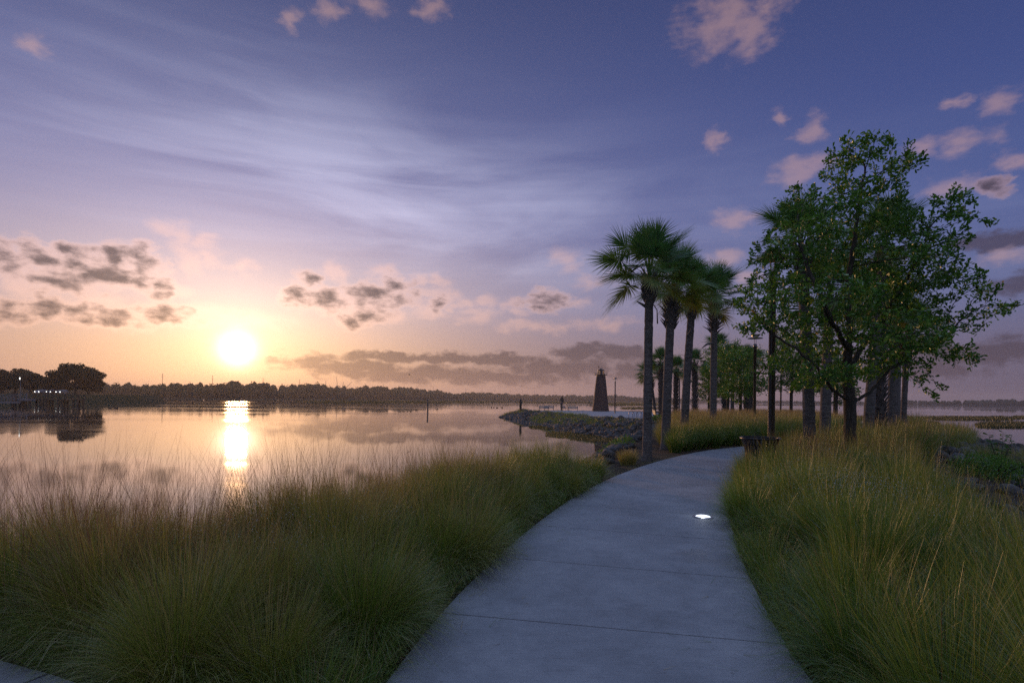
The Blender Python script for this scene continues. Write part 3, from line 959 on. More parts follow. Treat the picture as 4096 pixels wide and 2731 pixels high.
def build_hero_oak():
    D = 11.5
    base = at(3394, 1900, D); gz = float(ground_z(base.x, base.y)[0])
    base = np.array([base.x, base.y, gz - .05])

    def w(px, py, dz=0.0):
        return np.array(at(px, py, D + dz))
    # (px, py, rx, ry, depth offset, weight)
    lobes = [(3440, 605, 120, 60, 0, .8), (3400, 680, 110, 90, .3, 1), (3560, 650, 95, 65, -.2, .7), (3660, 660, 45, 40, 0, .35), (3470, 790, 150, 100, 0, 1.1),
             (3200, 790, 70, 60, .2, .7), (3300, 860, 150, 80, -.3, 1.1), (3600, 900, 140, 90, .3, 1.1), (3790, 820, 80, 60, 0, .7), (3800, 920, 90, 90, -.2, .8),
             (3200, 960, 150, 80, -.5, 1.3), (3420, 1010, 200, 110, .2, 1.5), (3650, 1060, 170, 110, -.2, 1.4), (3050, 1030, 60, 45, 0, .4), (3120, 1120, 140, 80, .5, 1.2),
             (3020, 1190, 80, 60, -.2, .8), (3300, 1190, 200, 100, -.6, 1.5), (3560, 1220, 190, 90, .6, 1.4), (3790, 1120, 110, 80, 0, 1.0), (3900, 1170, 70, 35, 0, .45),
             (3090, 1290, 130, 60, .2, .75), (3010, 1310, 60, 40, 0, .35), (3330, 1340, 200, 90, .4, 1.3), (3600, 1340, 180, 80, -.6, 1.2), (3800, 1290, 130, 60, .2, 1.0),
             (3950, 1255, 80, 26, 0, .4), (4050, 1215, 45, 18, 0, .2), (3190, 1440, 120, 50, .5, .6), (3090, 1470, 60, 35, 0, .25), (3330, 1500, 130, 55, -.4, .9), (3560, 1450, 150, 60, .3, 1.0),
             (3740, 1400, 110, 50, 0, .9), (3850, 1420, 80, 30, 0, .35), (3690, 1500, 50, 35, 0, .3), (3740, 1560, 22, 40, 0, .12), (3230, 1540, 100, 30, .6, .35), (3480, 1520, 60, 30, .7, .2)]
    A = []
    tot = sum(l[5] for l in lobes)
    NA = 4100
    for px, py, rx, ry, dz, wt in lobes:
        m = int(NA * wt / tot)
        v = rng.normal(size=(m, 3)); v /= np.linalg.norm(v, axis=1)[:, None]
        v *= (rng.random(m) ** .42)[:, None]
        c = w(px, py, dz * 1.7)
        sx, sz = rx * D / F, ry * D / F
        sy = max(.35, min(1.05, (sx + sz) * .75))
        # keep the crown about as deep as it is wide at this height
        A.append(c + v * np.array([sx, sy, sz]))
    A = np.concatenate(A)
    # skeleton given by the photo: leader and three limbs
    def chain(pts, step=.1):
        out = []
        for a, b in zip(pts[:-1], pts[1:]):
            m = max(1, int(np.linalg.norm(b - a) / step))
            out += [a + (b - a) * t for t in np.linspace(0, 1, m, endpoint=False)]
        out.append(pts[-1]); return out
    start, par = [], []
    tr = chain([base, w(3398, 1750), w(3400, 1600), w(3385, 1480), w(3400, 1330), w(3385, 1180), w(3410, 1020), w(3430, 860), w(3450, 720)])
    for i, p in enumerate(tr): start.append(p + (rng.normal(0, .008, 3) if i > 3 else 0)); par.append(i - 1)

    def near(p): return int(np.argmin(np.linalg.norm(np.array(start) - p, axis=1)))
    for limb in ([w(3405, 1610), w(3480, 1570, .2), w(3560, 1475, .3), w(3680, 1400, .3), w(3800, 1330, .1)],
                 [w(3392, 1600), w(3330, 1560, -.3), w(3270, 1470, -.5), w(3180, 1390, -.5), w(3080, 1330, -.3)],
                 [w(3388, 1500), w(3440, 1400, .5), w(3530, 1270, .9), w(3620, 1130, .8), w(3700, 980, .3)],
                 [w(3392, 1400), w(3330, 1290, -.7), w(3260, 1140, -1.0), w(3200, 980, -.7), w(3190, 860, -.2)]):
        s0 = near(limb[0]); ck = chain(limb)[1:]
        prev = s0
        for p in ck:
            start.append(p + rng.normal(0, .008, 3)); par.append(prev); prev = len(start) - 1
    nodes, pr = colonize(start, par, A, .085, .75, .19, 170)
    mb, r, ch = wood_mesh(nodes, pr, .0035, .115, 12)
    root = empty('oak_tree', tuple(base))
    tag(root, 'tall dark green oak rising from the grass right of the path, the nearest tree', 'tree')
    inv = Vector(base)
    tme = mb.mesh('trunk', True); tme.transform(Matrix.Translation(-inv))
    link('trunk', tme, M_BARK, root)
    V, Q, T = oak_leaves(nodes, pr, r, ch, .0100, 24, 4.6, .095, .46, .12, .42, .16)
    link('crown', np_mesh('crown', V - base, Q, attrs={'tint': T}), M_OAK, root)
    return len(nodes), len(T) // 6


print('hero oak', build_hero_oak())


def small_oak(seed, R=2.3, H=6.0, trunk=1.7, NA=2300, leaf=.13):
    global rng
    keep = rng
    rng = np.random.default_rng(seed)
    A = []
    for i in range(16):
        a = rng.random() * 6.28; rr = R * .62 * math.sqrt(rng.random())
        zz = trunk + .5 + (H - trunk - .9) * rng.random()
        s = (1 - ((zz - trunk - (H - trunk) * .4) / (H - trunk)) ** 2 * 1.5)
        c = np.array([math.cos(a) * rr * s, math.sin(a) * rr * s, zz])
        q = R * rng.uniform(.30, .48)
        v = rng.normal(size=(NA // 16, 3)); v /= np.linalg.norm(v, axis=1)[:, None]; v *= (rng.random(len(v)) ** .4)[:, None]
        A.append(c + v * np.array([q, q, q * .7]))
    A = np.concatenate(A); A = A[A[:, 2] > trunk * .85]
    start = [np.array([0, 0, z]) for z in np.arange(-.1, trunk + .3, .15)]
    start += [np.array([.04 * math.sin(z * 2), .03, z]) for z in np.arange(trunk + .35, H * .7, .15)]
    nodes, pr = colonize(start, [i - 1 for i in range(len(start))], A, .15, 1.1, .30, 120)
    mb, r, ch = wood_mesh(nodes, pr, .007, .10, 8)
    V, Q, T = oak_leaves(nodes, pr, r, ch, .022, 20, 12, leaf, .5, .26, .36, .20)
    rng = keep
    return mb.mesh('trunk', True), np_mesh('crown', V, Q, attrs={'tint': T})


OAKS = [small_oak(11), small_oak(23, 2.2, 5.6, 1.8)]
for i, (px, D, var, sc_, rz, lab) in enumerate([
        (2912, 46, 0, 1.10, .3, 'round young oak, the left one of the two behind the fourth palm of the row'),
        (2962, 39, 1, 1.02, 1.9, 'round young oak directly left of the slim second lamp post'),
        (3165, 50, 0, 1.35, 3.6, 'distant young oak right of the nearest lamp post'),
        (3345, 37, 1, 1.0, 5.0, 'young oak hidden behind the trunk of the nearest big oak'),
        (2835, 58, 1, 1.10, 2.7, 'distant round oak partly covered by the trunk of the fourth palm')]):
    p = at(px, 1600, D); z = float(road_z(p.x, p.y)) - .05
    o = empty('oak_tree', (p.x, p.y, z), rz); o.scale = (sc_,) * 3
    tag(o, lab, 'tree', 'young oaks along the walkway')
    link('trunk', OAKS[var][0], M_BARK, o); link('crown', OAKS[var][1], M_OAK, o)

# ------------------------------------------------------------------ palms
def frond(org, az, phi, pet, L, tint, nl=42, fold=0.0):
    """one fan leaf; phi = angle from vertical where it ends"""
    h = np.array([math.cos(az), math.sin(az), 0]); up = np.array([0, 0, 1.])
    s = np.cross(h, up)
    # arching stalk
    K = 6; t = np.linspace(0, 1, K + 1); a = phi * (.45 + .55 * t)
    pts = [np.array(org)]
    for i in range(K): pts.append(pts[-1] + (h * math.sin(a[i]) + up * math.cos(a[i])) * pet / K)
    pts = np.array(pts)
    Vs, Qs, Ts = [], [], []
    Wd = np.linspace(.022, .012, K + 1)[:, None]
    Vp = np.stack([pts - s * Wd, pts + s * Wd], 1).reshape(-1, 3)
    b = np.arange(K) * 2
    Qs.append(np.stack([b, b + 1, b + 3, b + 2], 1)); Vs.append(Vp); Ts.append(np.full(len(Vp), min(1, tint + .12)))
    off = len(Vp)
    d = h * math.sin(a[-1]) + up * math.cos(a[-1])
    nrm = np.cross(s, d)
    roll = rng.normal(0, .35)
    s2 = s * math.cos(roll) + nrm * math.sin(roll); nrm2 = np.cross(s2, d)
    psi = np.linspace(-1.95, 1.95, nl) + rng.normal(0, .02, nl)
    m = 5; tt = np.linspace(0, 1, m + 1)
    dr = np.cos(psi)[:, None] * d + np.sin(psi)[:, None] * s2
    dr = dr + nrm2 * (.10 * np.abs(np.sin(psi)))[:, None]
    ln = L * (1 - .20 * (np.abs(psi) / 1.95) ** 2) * rng.uniform(.88, 1.08, nl)
    o0 = pts[-1] + d * (.20 * np.clip(np.cos(psi), 0, 1))[:, None]
    curl = rng.uniform(.02, .20, nl)
    P = o0[:, None, :] + dr[:, None, :] * (ln[:, None] * tt[None])[:, :, None] + np.array([0, 0, -1.]) * (ln[:, None] * curl[:, None] * tt[None] ** 2.2)[:, :, None]
    wv = np.cross(nrm2, dr); wv /= np.linalg.norm(wv, axis=1)[:, None]
    wid = np.interp(tt, [0, .35, .6, 1], [.013, .030, .019, .001])
    W = wv[:, None, :] * wid[None, :, None] * .55
    V = np.stack([P - W, P + W], 2).reshape(-1, 3)
    b = (np.arange(nl) * (m + 1) * 2)[:, None] + (np.arange(m) * 2)[None, :]
    Q = np.stack([b, b + 1, b + 3, b + 2], -1).reshape(-1, 4) + off
    tv = tint + rng.normal(0, .05, nl)[:, None] + .22 * tt[None] ** 3 * (.4 + tint)
    Vs.append(V); Qs.append(Q); Ts.append(np.repeat(tv[:, :, None], 2, 2).reshape(-1))
    return np.concatenate(Vs), np.concatenate(Qs), np.concatenate(Ts)


def palm_crown(seed, nf=34, size=1.0, left_out=False):
    global rng
    keep = rng; rng = np.random.default_rng(seed)
    Vs, Qs, Ts = [], [], []; off = 0
    for i in range(nf):
        f = i / (nf - 1)
        phi = .08 + 2.25 * f ** 1.05 + rng.normal(0, .10)
        az = i * 2.39996 + rng.normal(0, .15)
        pet = size * rng.uniform(.62, .95) * (.72 + .6 * min(f, .5)) * (1 - .30 * max(0, f - .55))
        tint = .10 + .22 * f + (.22 * (f - .72) / .28 if f > .72 else 0) + rng.normal(0, .04)
        V, Q, T = frond((0.03 * math.cos(az), .03 * math.sin(az), -.25 + .4 * (1 - f)), az, phi, pet, size * rng.uniform(.62, .86), tint)
        Vs.append(V); Qs.append(Q + off); Ts.append(T); off += len(V)
    rng = keep
    return np_mesh('crown', np.concatenate(Vs), np.concatenate(Qs), attrs={'tint': np.clip(np.concatenate(Ts), 0, 1)})


CROWNS = [palm_crown(3, 35), palm_crown(5, 32), palm_crown(9, 36), palm_crown(14, 30)]


def palm_trunk_mesh(H, r0, r1, top, seed):
    n = max(16, int(H / .09)); k = 16
    z = np.linspace(0, 1, n); rg = np.random.default_rng(seed)
    cx = top[0] * z ** 1.5; cy = top[1] * z ** 1.5
    r = r0 + (r1 - r0) * z + .35 * r0 * np.exp(-z * H / .18) + rg.normal(0, .0035, n)
    a = np.linspace(0, 2 * math.pi, k, endpoint=False)
    rr = r[:, None] * (1 + rg.normal(0, .012, (n, k)))
    V = np.stack([cx[:, None] + rr * np.cos(a), cy[:, None] + rr * np.sin(a), np.repeat((z * H)[:, None], k, 1)], -1).reshape(-1, 3)
    i = np.arange(n - 1)[:, None] * k + np.arange(k)[None]; j = np.arange(n - 1)[:, None] * k + (np.arange(k)[None] + 1) % k
    Q = np.stack([i, j, j + k, i + k], -1).reshape(-1, 4)
    return np_mesh('trunk', V, [Q, (np.arange(k) + (n - 1) * k)[None]], smooth=True)


def boots_mesh(z0, z1, H, r, top, spiky, seed, L=.30):
    """old split leaf bases, criss-crossed round the trunk"""
    rg = np.random.default_rng(seed); mb = MB()
    n = int((z1 - z0) / .034)
    for i in range(n):
        f = i / max(1, n - 1); z = z0 + (z1 - z0) * f
        a = i * 2.39996 + rg.normal(0, .08)
        c = np.array([top[0] * (z / H) ** 1.5, top[1] * (z / H) ** 1.5, z])
        for side in (-1, 1):
            a2 = a + side * .34
            o = c + np.array([math.cos(a + side * .05), math.sin(a + side * .05), 0]) * (r + .002)
            out = spiky * rg.uniform(.6, 1.3)
            rad = np.array([math.cos(a2), math.sin(a2), 0]); tan = np.array([-math.sin(a), math.cos(a), 0]) * side
            l = L * rg.uniform(.7, 1.15)
            p1 = o + np.array([0, 0, l * .5]) + rad * (.03 + out * .25 * l) + tan * l * .20
            p2 = o + np.array([0, 0, l]) + rad * (.04 + out * l) + tan * l * .38
            mb.tube([o, p1, p2], [.034, .030, .010], 4)
    return mb.mesh('leaf_base')


PALMS = [  # px, D, crown px, crown py, trunk radius, boots length (m), spikiness, crown mesh, size, label
    (2590, 15.2, 2598, 1092, .125, .55, .15, 0, 1.0, 'leftmost sabal palm of the row of four, smooth trunk beside the path'),
    (2664, 19.0, 2690, 1135, .155, 1.25, .45, 1, .98, 'second palm of the row of four, ragged leaf stubs below its crown'),
    (2738, 22.0, 2772, 1172, .160, .75, .15, 2, .98, 'third palm of the row of four, with a hanging stub on its trunk'),
    (2853, 27.5, 2858, 1200, .170, 1.35, .75, 3, 1.25, 'fourth palm of the row, right of the others, with spiny stubs under the crown'),
    (3242, 13.6, 3205, 965, .140, .5, .2, 1, .82, 'palm with thick smooth trunk directly right of the nearest lamp post'),
    (3300, 17.3, 3320, 1180, .160, .6, .2, 2, 1.0, 'palm with mossy dark foot between the thick smooth trunk and the big oak'),
    (3472, 18.2, 3540, 985, .160, .6, .2, 3, 1.1, 'palm with smooth trunk directly right of the big oak trunk'),
    (3521, 19.2, 3510, 1200, .150, 99, .35, 0, 1.0, 'palm whose whole trunk is covered in pale criss-crossed leaf stubs'),
    (3567, 21.0, 3580, 1260, .160, .6, .2, 1, .95, 'dark trunked palm right of the one covered in pale leaf stubs'),
    (3594, 38.0, 3598, 1330, .130, .8, .2, 2, 1.0, 'thin palm, second from the right in the cluster on the shore side'),
    (3612, 21.6, 3632, 1345, .110, .9, .35, 3, 1.05, 'rightmost palm of the cluster on the shore side, before the open water'),
    (2622, 62.0, 2600, 1500, .16, 1.2, .3, 2, 1.25, 'distant palm peeking out left behind the first trunk of the row'),
    (2645, 58.0, 2642, 1450, .16, 99, .3, 3, 1.15, 'distant palm with rough trunk between the first and second trunks of the row'),
    (2703, 60.0, 2706, 1478, .16, 99, .3, 0, 1.15, 'distant palm with rough trunk just left of the third trunk of the row'),
    (2780, 55.0, 2778, 1452, .17, 99, .35, 1, 1.1, 'distant palm with rough trunk in the gap right of the third trunk'),
    (2902, 52.0, 2872, 1392, .15, 99, .3, 2, 1.05, 'distant palm rising just above the round oaks'),
    (2929, 50.0, 2935, 1440, .16, .8, .2, 3, 1.0, 'smooth distant palm standing among the oaks, left of the slim lamp post'),
    (2988, 48.0, 2985, 1440, .16, 99, .3, 0, 1.0, 'rough distant palm trunk, the left of a close pair beside the slim lamp post'),
    (3004, 49.5, 3012, 1450, .15, 99, .3, 1, 1.0, 'rough distant palm trunk, the right of a close pair beside the slim lamp post')]
for i, (px, D, cpx, cpy, rr, bl, sp, cv, sz, lab) in enumerate(PALMS):
    p = at(px, 1600, D); q = at(cpx, cpy, D)
    gz = float(ground_z(p.x, p.y)[0]) - .04
    H = q.z - gz - .1
    top = (q.x - p.x, 0.0)
    root = empty('palm_tree', (p.x, p.y, gz))
    tag(root, lab, 'palm tree', 'sabal palms along the promontory')
    link('trunk', palm_trunk_mesh(H, rr, rr * .86, top, i), M_TRUNK, root)
    z0 = max(.05, H - .15 - bl)
    link('leaf_base', boots_mesh(z0, H - .02, H, rr * .90, top, sp, i + 50, .30 if D < 40 else .4), M_BOOT, root)
    c = link('crown', CROWNS[cv], M_PALM, root, (top[0], top[1], H))
    c.rotation_euler = (0, 0, [3.1, 1.2, 2.0, .3, 2.6, 1.0, .2, 4.0, 5.0, 1.7, .9, 2.2, 0, 1, 2, 3, 4, 5, 6][i]); c.scale = (sz,) * 3

# loose dead stubs and a drooping frond that the photo shows on single palms
def stub(parent_i, pts, rad, name='dead_stub'):
    r = [o for o in COL.objects if o.name.startswith('palm_tree')][parent_i]
    mb = MB(); inv = Vector(r.location)
    mb.tube([np.array(Vector(p) - inv) for p in pts], rad, 6)
    mb.build(name, M_BOOT, r)


pr_ = sorted([o for o in COL.objects if o.name.startswith('palm_tree')], key=lambda o: o.name)
stub(0, [at(2592, 1232, 15.2), at(2570, 1218, 15.1), at(2548, 1206, 15.0)], [.05, .035, .012])
stub(0, [at(2606, 1205, 15.1), at(2628, 1240, 15.1), at(2630, 1295, 15.1)], [.012, .014, .020])
stub(3, [at(2853, 1372, 27.3), at(2825, 1378, 27.2), at(2808, 1392, 27.2)], [.06, .05, .02])
stub(2, [at(2740, 1240, 21.8), at(2715, 1230, 21.7), at(2700, 1226, 21.6)], [.05, .03, .015])
stub(2, [at(2752, 1340, 21.9), at(2762, 1325, 21.8), at(2768, 1302, 21.8)], [.05, .04, .02])


# ------------------------------------------------------------------ rocks
def rock_mesh(seed, sub=2):
    rg = np.random.default_rng(seed)
    bm = bmesh.new(); bmesh.ops.create_icosphere(bm, subdivisions=sub, radius=1)
    V = np.array([v.co[:] for v in bm.verts])
    # cut by random planes for broken faces
    for _ in range(11):
        n = rg.normal(size=3); n /= np.linalg.norm(n); d = rg.uniform(.52, .85)
        s = V @ n; over = s > d
        V[over] -= np.outer(s[over] - d, n) * .95
    V *= 1 + rg.normal(0, .02, (len(V), 1))
    V *= np.array([1, rg.uniform(.65, .95), rg.uniform(.5, .75)])
    for v, c in zip(bm.verts, V): v.co = c
    me = bpy.data.meshes.new('rock'); bm.to_mesh(me); bm.free()
    return me


ROCKS = [rock_mesh(s) for s in range(8)]
for m_ in ROCKS: m_.materials.append(M_ROCK)


def scatter_rocks():
    R = []

    def band(line, n, s0, s1, wmin, wmax, zoff=0.0, side=1):
        if wmin > wmax: wmin, wmax = wmax, wmin
        L = np.array(line, float); seg = np.linalg.norm(np.diff(L, axis=0), axis=1); cs = np.concatenate([[0], np.cumsum(seg)])
        q = rng.random(n) * cs[-1]
        x = np.interp(q, cs, L[:, 0]); y = np.interp(q, cs, L[:, 1])
        i = np.clip(np.searchsorted(cs, q) - 1, 0, len(L) - 2)
        t = (L[i + 1] - L[i]) / seg[i][:, None]
        w = rng.uniform(wmin, wmax, n)
        x = x - t[:, 1] * w * side; y = y + t[:, 0] * w * side
        s = rng.uniform(s0, s1, n) * rng.uniform(.55, 1.25, n)
        z = ground_z(x, y) + s * .18 + zoff
        k = z > WATER - .3
        R.extend(zip(x[k], y[k], z[k], s[k]))
    # bank below the near path, foreground of the inlet
    band([(1.7, 12.6), (2.5, 15.4), (4.2, 20), (6.2, 27), (8.8, 34)], 520, .15, .34, -.1, 3.2)
    band([(1.5, 12.2), (2.3, 15.0), (3.2, 17.6)], 150, .12, .26, -.25, 1.6)
    band([(8.8, 34), (12.6, 41), (13.2, 47)], 260, .18, .38, -.1, 3.4)
    # far side of the inlet: long armoured bank up to the tip
    band([(13.6, 44), (10.8, 54), (8.6, 64), (6.6, 77)], 1250, .20, .46, -.3, 4.4)
    band([(6.6, 77), (4.2, 90), (1.6, 101), (1.2, 104)], 650, .25, .5, -.3, 4.0)
    # eastern ridge
    band([(29.4, 44), (28.8, 38), (26.4, 33), (25.3, 29), (25.2, 18)], 700, .18, .42, .6, -2.8, .06)
    band([(27.6, 38), (24.5, 32), (22, 26), (17, 20)], 520, .14, .36, -2.4, 2.4, .02)
    band([(8, 10), (14, 14), (18, 19), (21, 25)], 110, .16, .34, -1.8, 1.5, .03)
    band([(13.5, 17.5), (17, 21.5), (20.5, 25), (23, 28)], 260, .18, .40, -2.6, 2.0, .05)
    R = np.array(R)
    px = np.abs(R[:, 0] / R[:, 1]) < .92
    key = R[:, 3] / np.hypot(R[:, 0], R[:, 1]) * px
    order = np.argsort(-key)
    for i in order[:285]:
        x, y, z, s = R[i]
        o = bpy.data.objects.new('boulder', ROCKS[i % 8]); COL.objects.link(o)
        o.location = (x, y, z); o.scale = (s,) * 3
        o.rotation_euler = (rng.uniform(-.5, .5), rng.uniform(-.5, .5), rng.random() * 6.28)
        tag(o, 'broken grey limestone boulder, one of many lining the banks of the promontory', 'boulder', 'limestone boulders lining the banks')
    rest = order[285:]
    Vs, Fs, off = [], [], 0
    protos = []
    for m_ in [rock_mesh(40 + k, 1) for k in range(6)]:
        V = np.array([v.co[:] for v in m_.vertices]); Fp = np.array([p.vertices[:] for p in m_.polygons]); protos.append((V, Fp))
    for i in rest:
        V, Fp = protos[i % 6]; x, y, z, s = R[i]
        a = rng.random() * 6.28; c, s_ = math.cos(a), math.sin(a)
        Vs.append((V * s) @ np.array([[c, s_, 0], [-s_, c, 0], [0, 0, 1]]) + np.array([x, y, z])); Fs.append(Fp + off); off += len(V)
    o = link('riprap', np_mesh('riprap', np.concatenate(Vs), np.concatenate(Fs)), M_ROCK)
    tag(o, label='loose grey riprap stones covering the banks', cat='stones', kind='stuff')


scatter_rocks()


# ------------------------------------------------------------------ bank plants and marsh
def bank_green():
    def area(poly, st, h, npc, w, tint, dry):
        x, y = jgrid(poly, st); z = ground_z(x, y); k = z > WATER - .1
        x, y = x[k], y[k]
        if len(x) == 0: return None
        k = fbm(x * .25, y * .25, 9) > .40
        x, y = x[k], y[k]
        return clump_grass(np.c_[x, y], h * rng.uniform(.6, 1.2, len(x)), npc, w, tint, 1.2, dry, .08, K=3, spread=st * .6)
    parts = [area([(3.0, 76), (7.2, 61), (9.2, 56), (8.2, 70), (5.8, 84), (3.2, 96)], .8, .5, 90, .03, .16, .1),
             area([(7.0, 62), (9.8, 50), (12.6, 47), (11.6, 53), (9.3, 62)], .9, .4, 60, .025, .3, .3),
             area([(9, 37), (12.5, 44), (11, 47), (7, 44)], .7, .4, 70, .022, .35, .3),
             area([(-4, 104), (2, 96), (3, 104), (2, 107)], .9, .5, 60, .035, .35, .3)]
    merge_ribbons('bank_grass', [p for p in parts if p], M_GRASS, label='low green grass growing over the stones of the far bank', **GR)
    # eastern rough ground: leafy weeds and dry stems
    pl = [(5.6, 3.0), (12, 4), (24, 16), (25, 27), (22, 29), (15.5, 20), (12.2, 14.6), (8.8, 9.8)]
    x, y = jgrid(pl, .62)
    k = (fbm(x * .3, y * .3, 2) > .47) & (y < 21 + rng.normal(0, 2, len(x))); x, y = x[k], y[k]
    g1 = clump_grass(np.c_[x, y], rng.uniform(.35, .75, len(x)), np.where(y < 10, 420, 200), np.where(y < 10, .006, .011), np.where(fbm(x * .2, y * .2, 4) > .5, .22, .55), 1.15, .35, .12, K=4, spread=.3)
    merge_ribbons('bank_grass', [g1], M_GRASS, label='rough green and dry weeds on the sloping ground beside the right bed', **GR)


bank_green()


def leafy(name, cx, cy, rx, ry, h, n, leaf, tint, m=M_OAK, **tags):
    """a leafy mound of separate leaves growing from the ground"""
    v = rng.normal(size=(n, 3)); v /= np.linalg.norm(v, axis=1)[:, None]; v *= (rng.random(n) ** .33)[:, None]; v[:, 2] = np.abs(v[:, 2])
    lump = 1 + .35 * (fbm(v[:, 0] * 3 + cx, v[:, 1] * 3 + cy, 8) - .5)
    P = np.stack([cx + v[:, 0] * rx * lump, cy + v[:, 1] * ry * lump, v[:, 2] * h * lump], 1)
    P[:, 2] += ground_z(P[:, 0], P[:, 1]) + .02
    D = v + rng.normal(size=(n, 3)) * .6; D[:, 2] += .4
    V, Q, T = leaves(P, D, leaf * rng.uniform(.6, 1.2, n), .45, tint + rng.normal(0, .15, n))
    st = MB()
    for _ in range(14):
        a = rng.random() * 6.28; x1 = cx + math.cos(a) * rx * .7; y1 = cy + math.sin(a) * ry * .7
        z0 = float(ground_z(cx, cy)[0]); st.tube([(cx + .1 * math.cos(a), cy + .1 * math.sin(a), z0 - .02), ((cx + x1) / 2, (cy + y1) / 2, z0 + h * .5), (x1, y1, z0 + h * .75)], [.02, .014, .005], 4)
    root = empty(name, (cx, cy, float(ground_z(cx, cy)[0])))
    tag(root, **tags)
    me = np_mesh('foliage', V - np.array(root.location), Q, attrs={'tint': T}); link('foliage', me, m, root)
    sm = st.mesh('stem'); sm.transform(Matrix.Translation(-Vector(root.location))); link('stem', sm, M_BARK, root)


for px, D, rx, ry, h, lab in ((2640, 50, 1.6, 1.1, .55, 'low dark green shrub right of the first trunk of the palm row'),
                              (2712, 49, 1.5, 1.0, .65, 'low dark green shrub between the second and third palm trunks'),
                              (2785, 48, 1.7, 1.1, .75, 'low dark green shrub left of the bench, behind the third palm'),
                              (2890, 50, 1.6, 1.0, .8, 'low shrub right of the fourth palm trunk')):
    p = at(px, 1660, D)
    leafy('shrub', p.x, p.y, rx, ry, h, 2600, .10, .28, label=lab, cat='shrub', group='low shrubs behind the palm row')
p = at(3985, 1850, 15.5)
leafy('shrub', p.x, p.y, 1.2, 1.0, .65, 3600, .06, .50, label='bright green leafy bush on the bank at the right edge', cat='shrub')
p = at(3560, 1760, 19)
leafy('shrub', p.x + 1.2, p.y - 2.5, .8, .7, .6, 1500, .06, .5, label='small leafy bush at the foot of the shore side palms', cat='shrub')
p = at(2455, 1820, 21)
leafy('shrub', p.x, p.y, .8, .7, .5, 1500, .06, .5, label='small green weed bush on the stones by the inlet', cat='shrub')


def tall_weed(px, pyt, D, n, lab):
    p = at(px, 1800, D); zt = at(px, pyt, D).z; g = float(ground_z(p.x, p.y)[0])
    root = empty('tall_weed', (p.x, p.y, g)); tag(root, lab, 'plant')
    mb = MB(); Ps, Ds = [], []
    for k in range(n):
        a = rng.random() * 6.28; hgt = (zt - g) * rng.uniform(.6, 1.0); ox, oy = math.cos(a) * .22, math.sin(a) * .22
        pts = [np.array([ox * t * 1.3, oy * t * 1.3, hgt * t]) for t in np.linspace(0, 1, 8)]
        mb.tube(pts, np.linspace(.012, .004, 8), 5)
        for t in np.linspace(.25, 1, 16):
            for _ in range(2):
                Ps.append(np.array([ox * t * 1.3, oy * t * 1.3, hgt * t])); b = rng.random() * 6.28; Ds.append([math.cos(b), math.sin(b), rng.uniform(-.4, .5)])
    mb.build('stem', M_BARK, root)
    n_ = len(Ps)
    V, Q, T = leaves(np.array(Ps), np.array(Ds), .17 * rng.uniform(.6, 1.1, n_), .28, .35 + rng.normal(0, .1, n_))
    link('foliage', np_mesh('foliage', V, Q, attrs={'tint': T}), M_OAK, root)


tall_weed(4002, 1718, 18, 5, 'tall leafy weed standing up against the water at the right edge')


def build_marsh():
    Vs = []
    def patch(px0, px1, py0, py1, hgt, n, wd, tint, seed):
        """py on the water surface; reeds over an uneven outline"""
        u = rng.uniform(-1, 1, n * 3); v = rng.uniform(-1, 1, n * 3)
        px = (px0 + px1) / 2 + u * (px1 - px0) / 2; py = (py0 + py1) / 2 + v * (py1 - py0) / 2
        X = np.empty(len(u)); Y = np.empty(len(u))
        for i in range(len(u)):
            rx, rz = ray(px[i], py[i]); D = (WATER - CAMZ) / min(rz, -.0006); X[i] = rx * D; Y[i] = D
        sc_ = 8.0 / max(8, (X.max() - X.min()))
        k = (np.abs(u) ** 3 + np.abs(v) ** 2.2 + (fbm(X * sc_ * 1.2, Y * sc_ * .4, seed) - .5) * 1.6) < .85
        X, Y = X[k][:n], Y[k][:n]; m = len(X)
        root = np.stack([X, Y, np.full(m, WATER - .02)], 1)
        Vs.append(ribbons(root, hgt * rng.uniform(.5, 1.15, m), rng.random(m) * 6.28, rng.uniform(0, .2, m), rng.uniform(.2, 1.0, m), np.full(m, wd) * rng.uniform(.6, 1.3, m), np.clip(tint + rng.normal(0, .15, m), 0, 1), 3, waxis=rng.random(m) * 3.14))
    # right-hand water
    patch(3660, 4080, 1664, 1682, .34, 9000, .07, .3, 1)
    patch(3890, 4140, 1686, 1712, .34, 6000, .05, .3, 2)
    patch(3620, 3760, 1686, 1700, .30, 3000, .06, .35, 3)
    patch(3380, 3660, 1662, 1682, .35, 6000, .07, .45, 4)
    patch(4040, 4200, 1662, 1676, .34, 3000, .07, .3, 5)
    # fringe of the far middle shore
    patch(1180, 2100, 1600, 1613, .5, 9000, .5, .25, 6)
    patch(2060, 2420, 1606, 1612, .6, 5000, .6, .3, 7)
    patch(2420, 2720, 1605, 1622, .5, 8000, .3, .5, 8)
    patch(2480, 2700, 1628, 1636, .4, 2500, .15, .4, 9)
    patch(700, 1250, 1592, 1596, .5, 4000, .6, .3, 10)
    patch(3000, 3500, 1619, 1621, .4, 2500, .5, .3, 11)
    patch(225, 440, 1600, 1604, .7, 2500, .25, .2, 12)
    patch(340, 430, 1580, 1584, .7, 1200, .5, .2, 13)
    # matted water plants in the inlet
    patch(2180, 2560, 1722, 1752, .12, 7000, .05, .62, 14)
    patch(2280, 2600, 1745, 1768, .10, 4000, .04, .7, 15)
    patch(2110, 2300, 1700, 1716, .12, 2500, .06, .5, 16)
    merge_ribbons('marsh_reeds', Vs, M_REED, label='low reeds and water plants standing in the lake', cat='reeds', kind='stuff')


build_marsh()


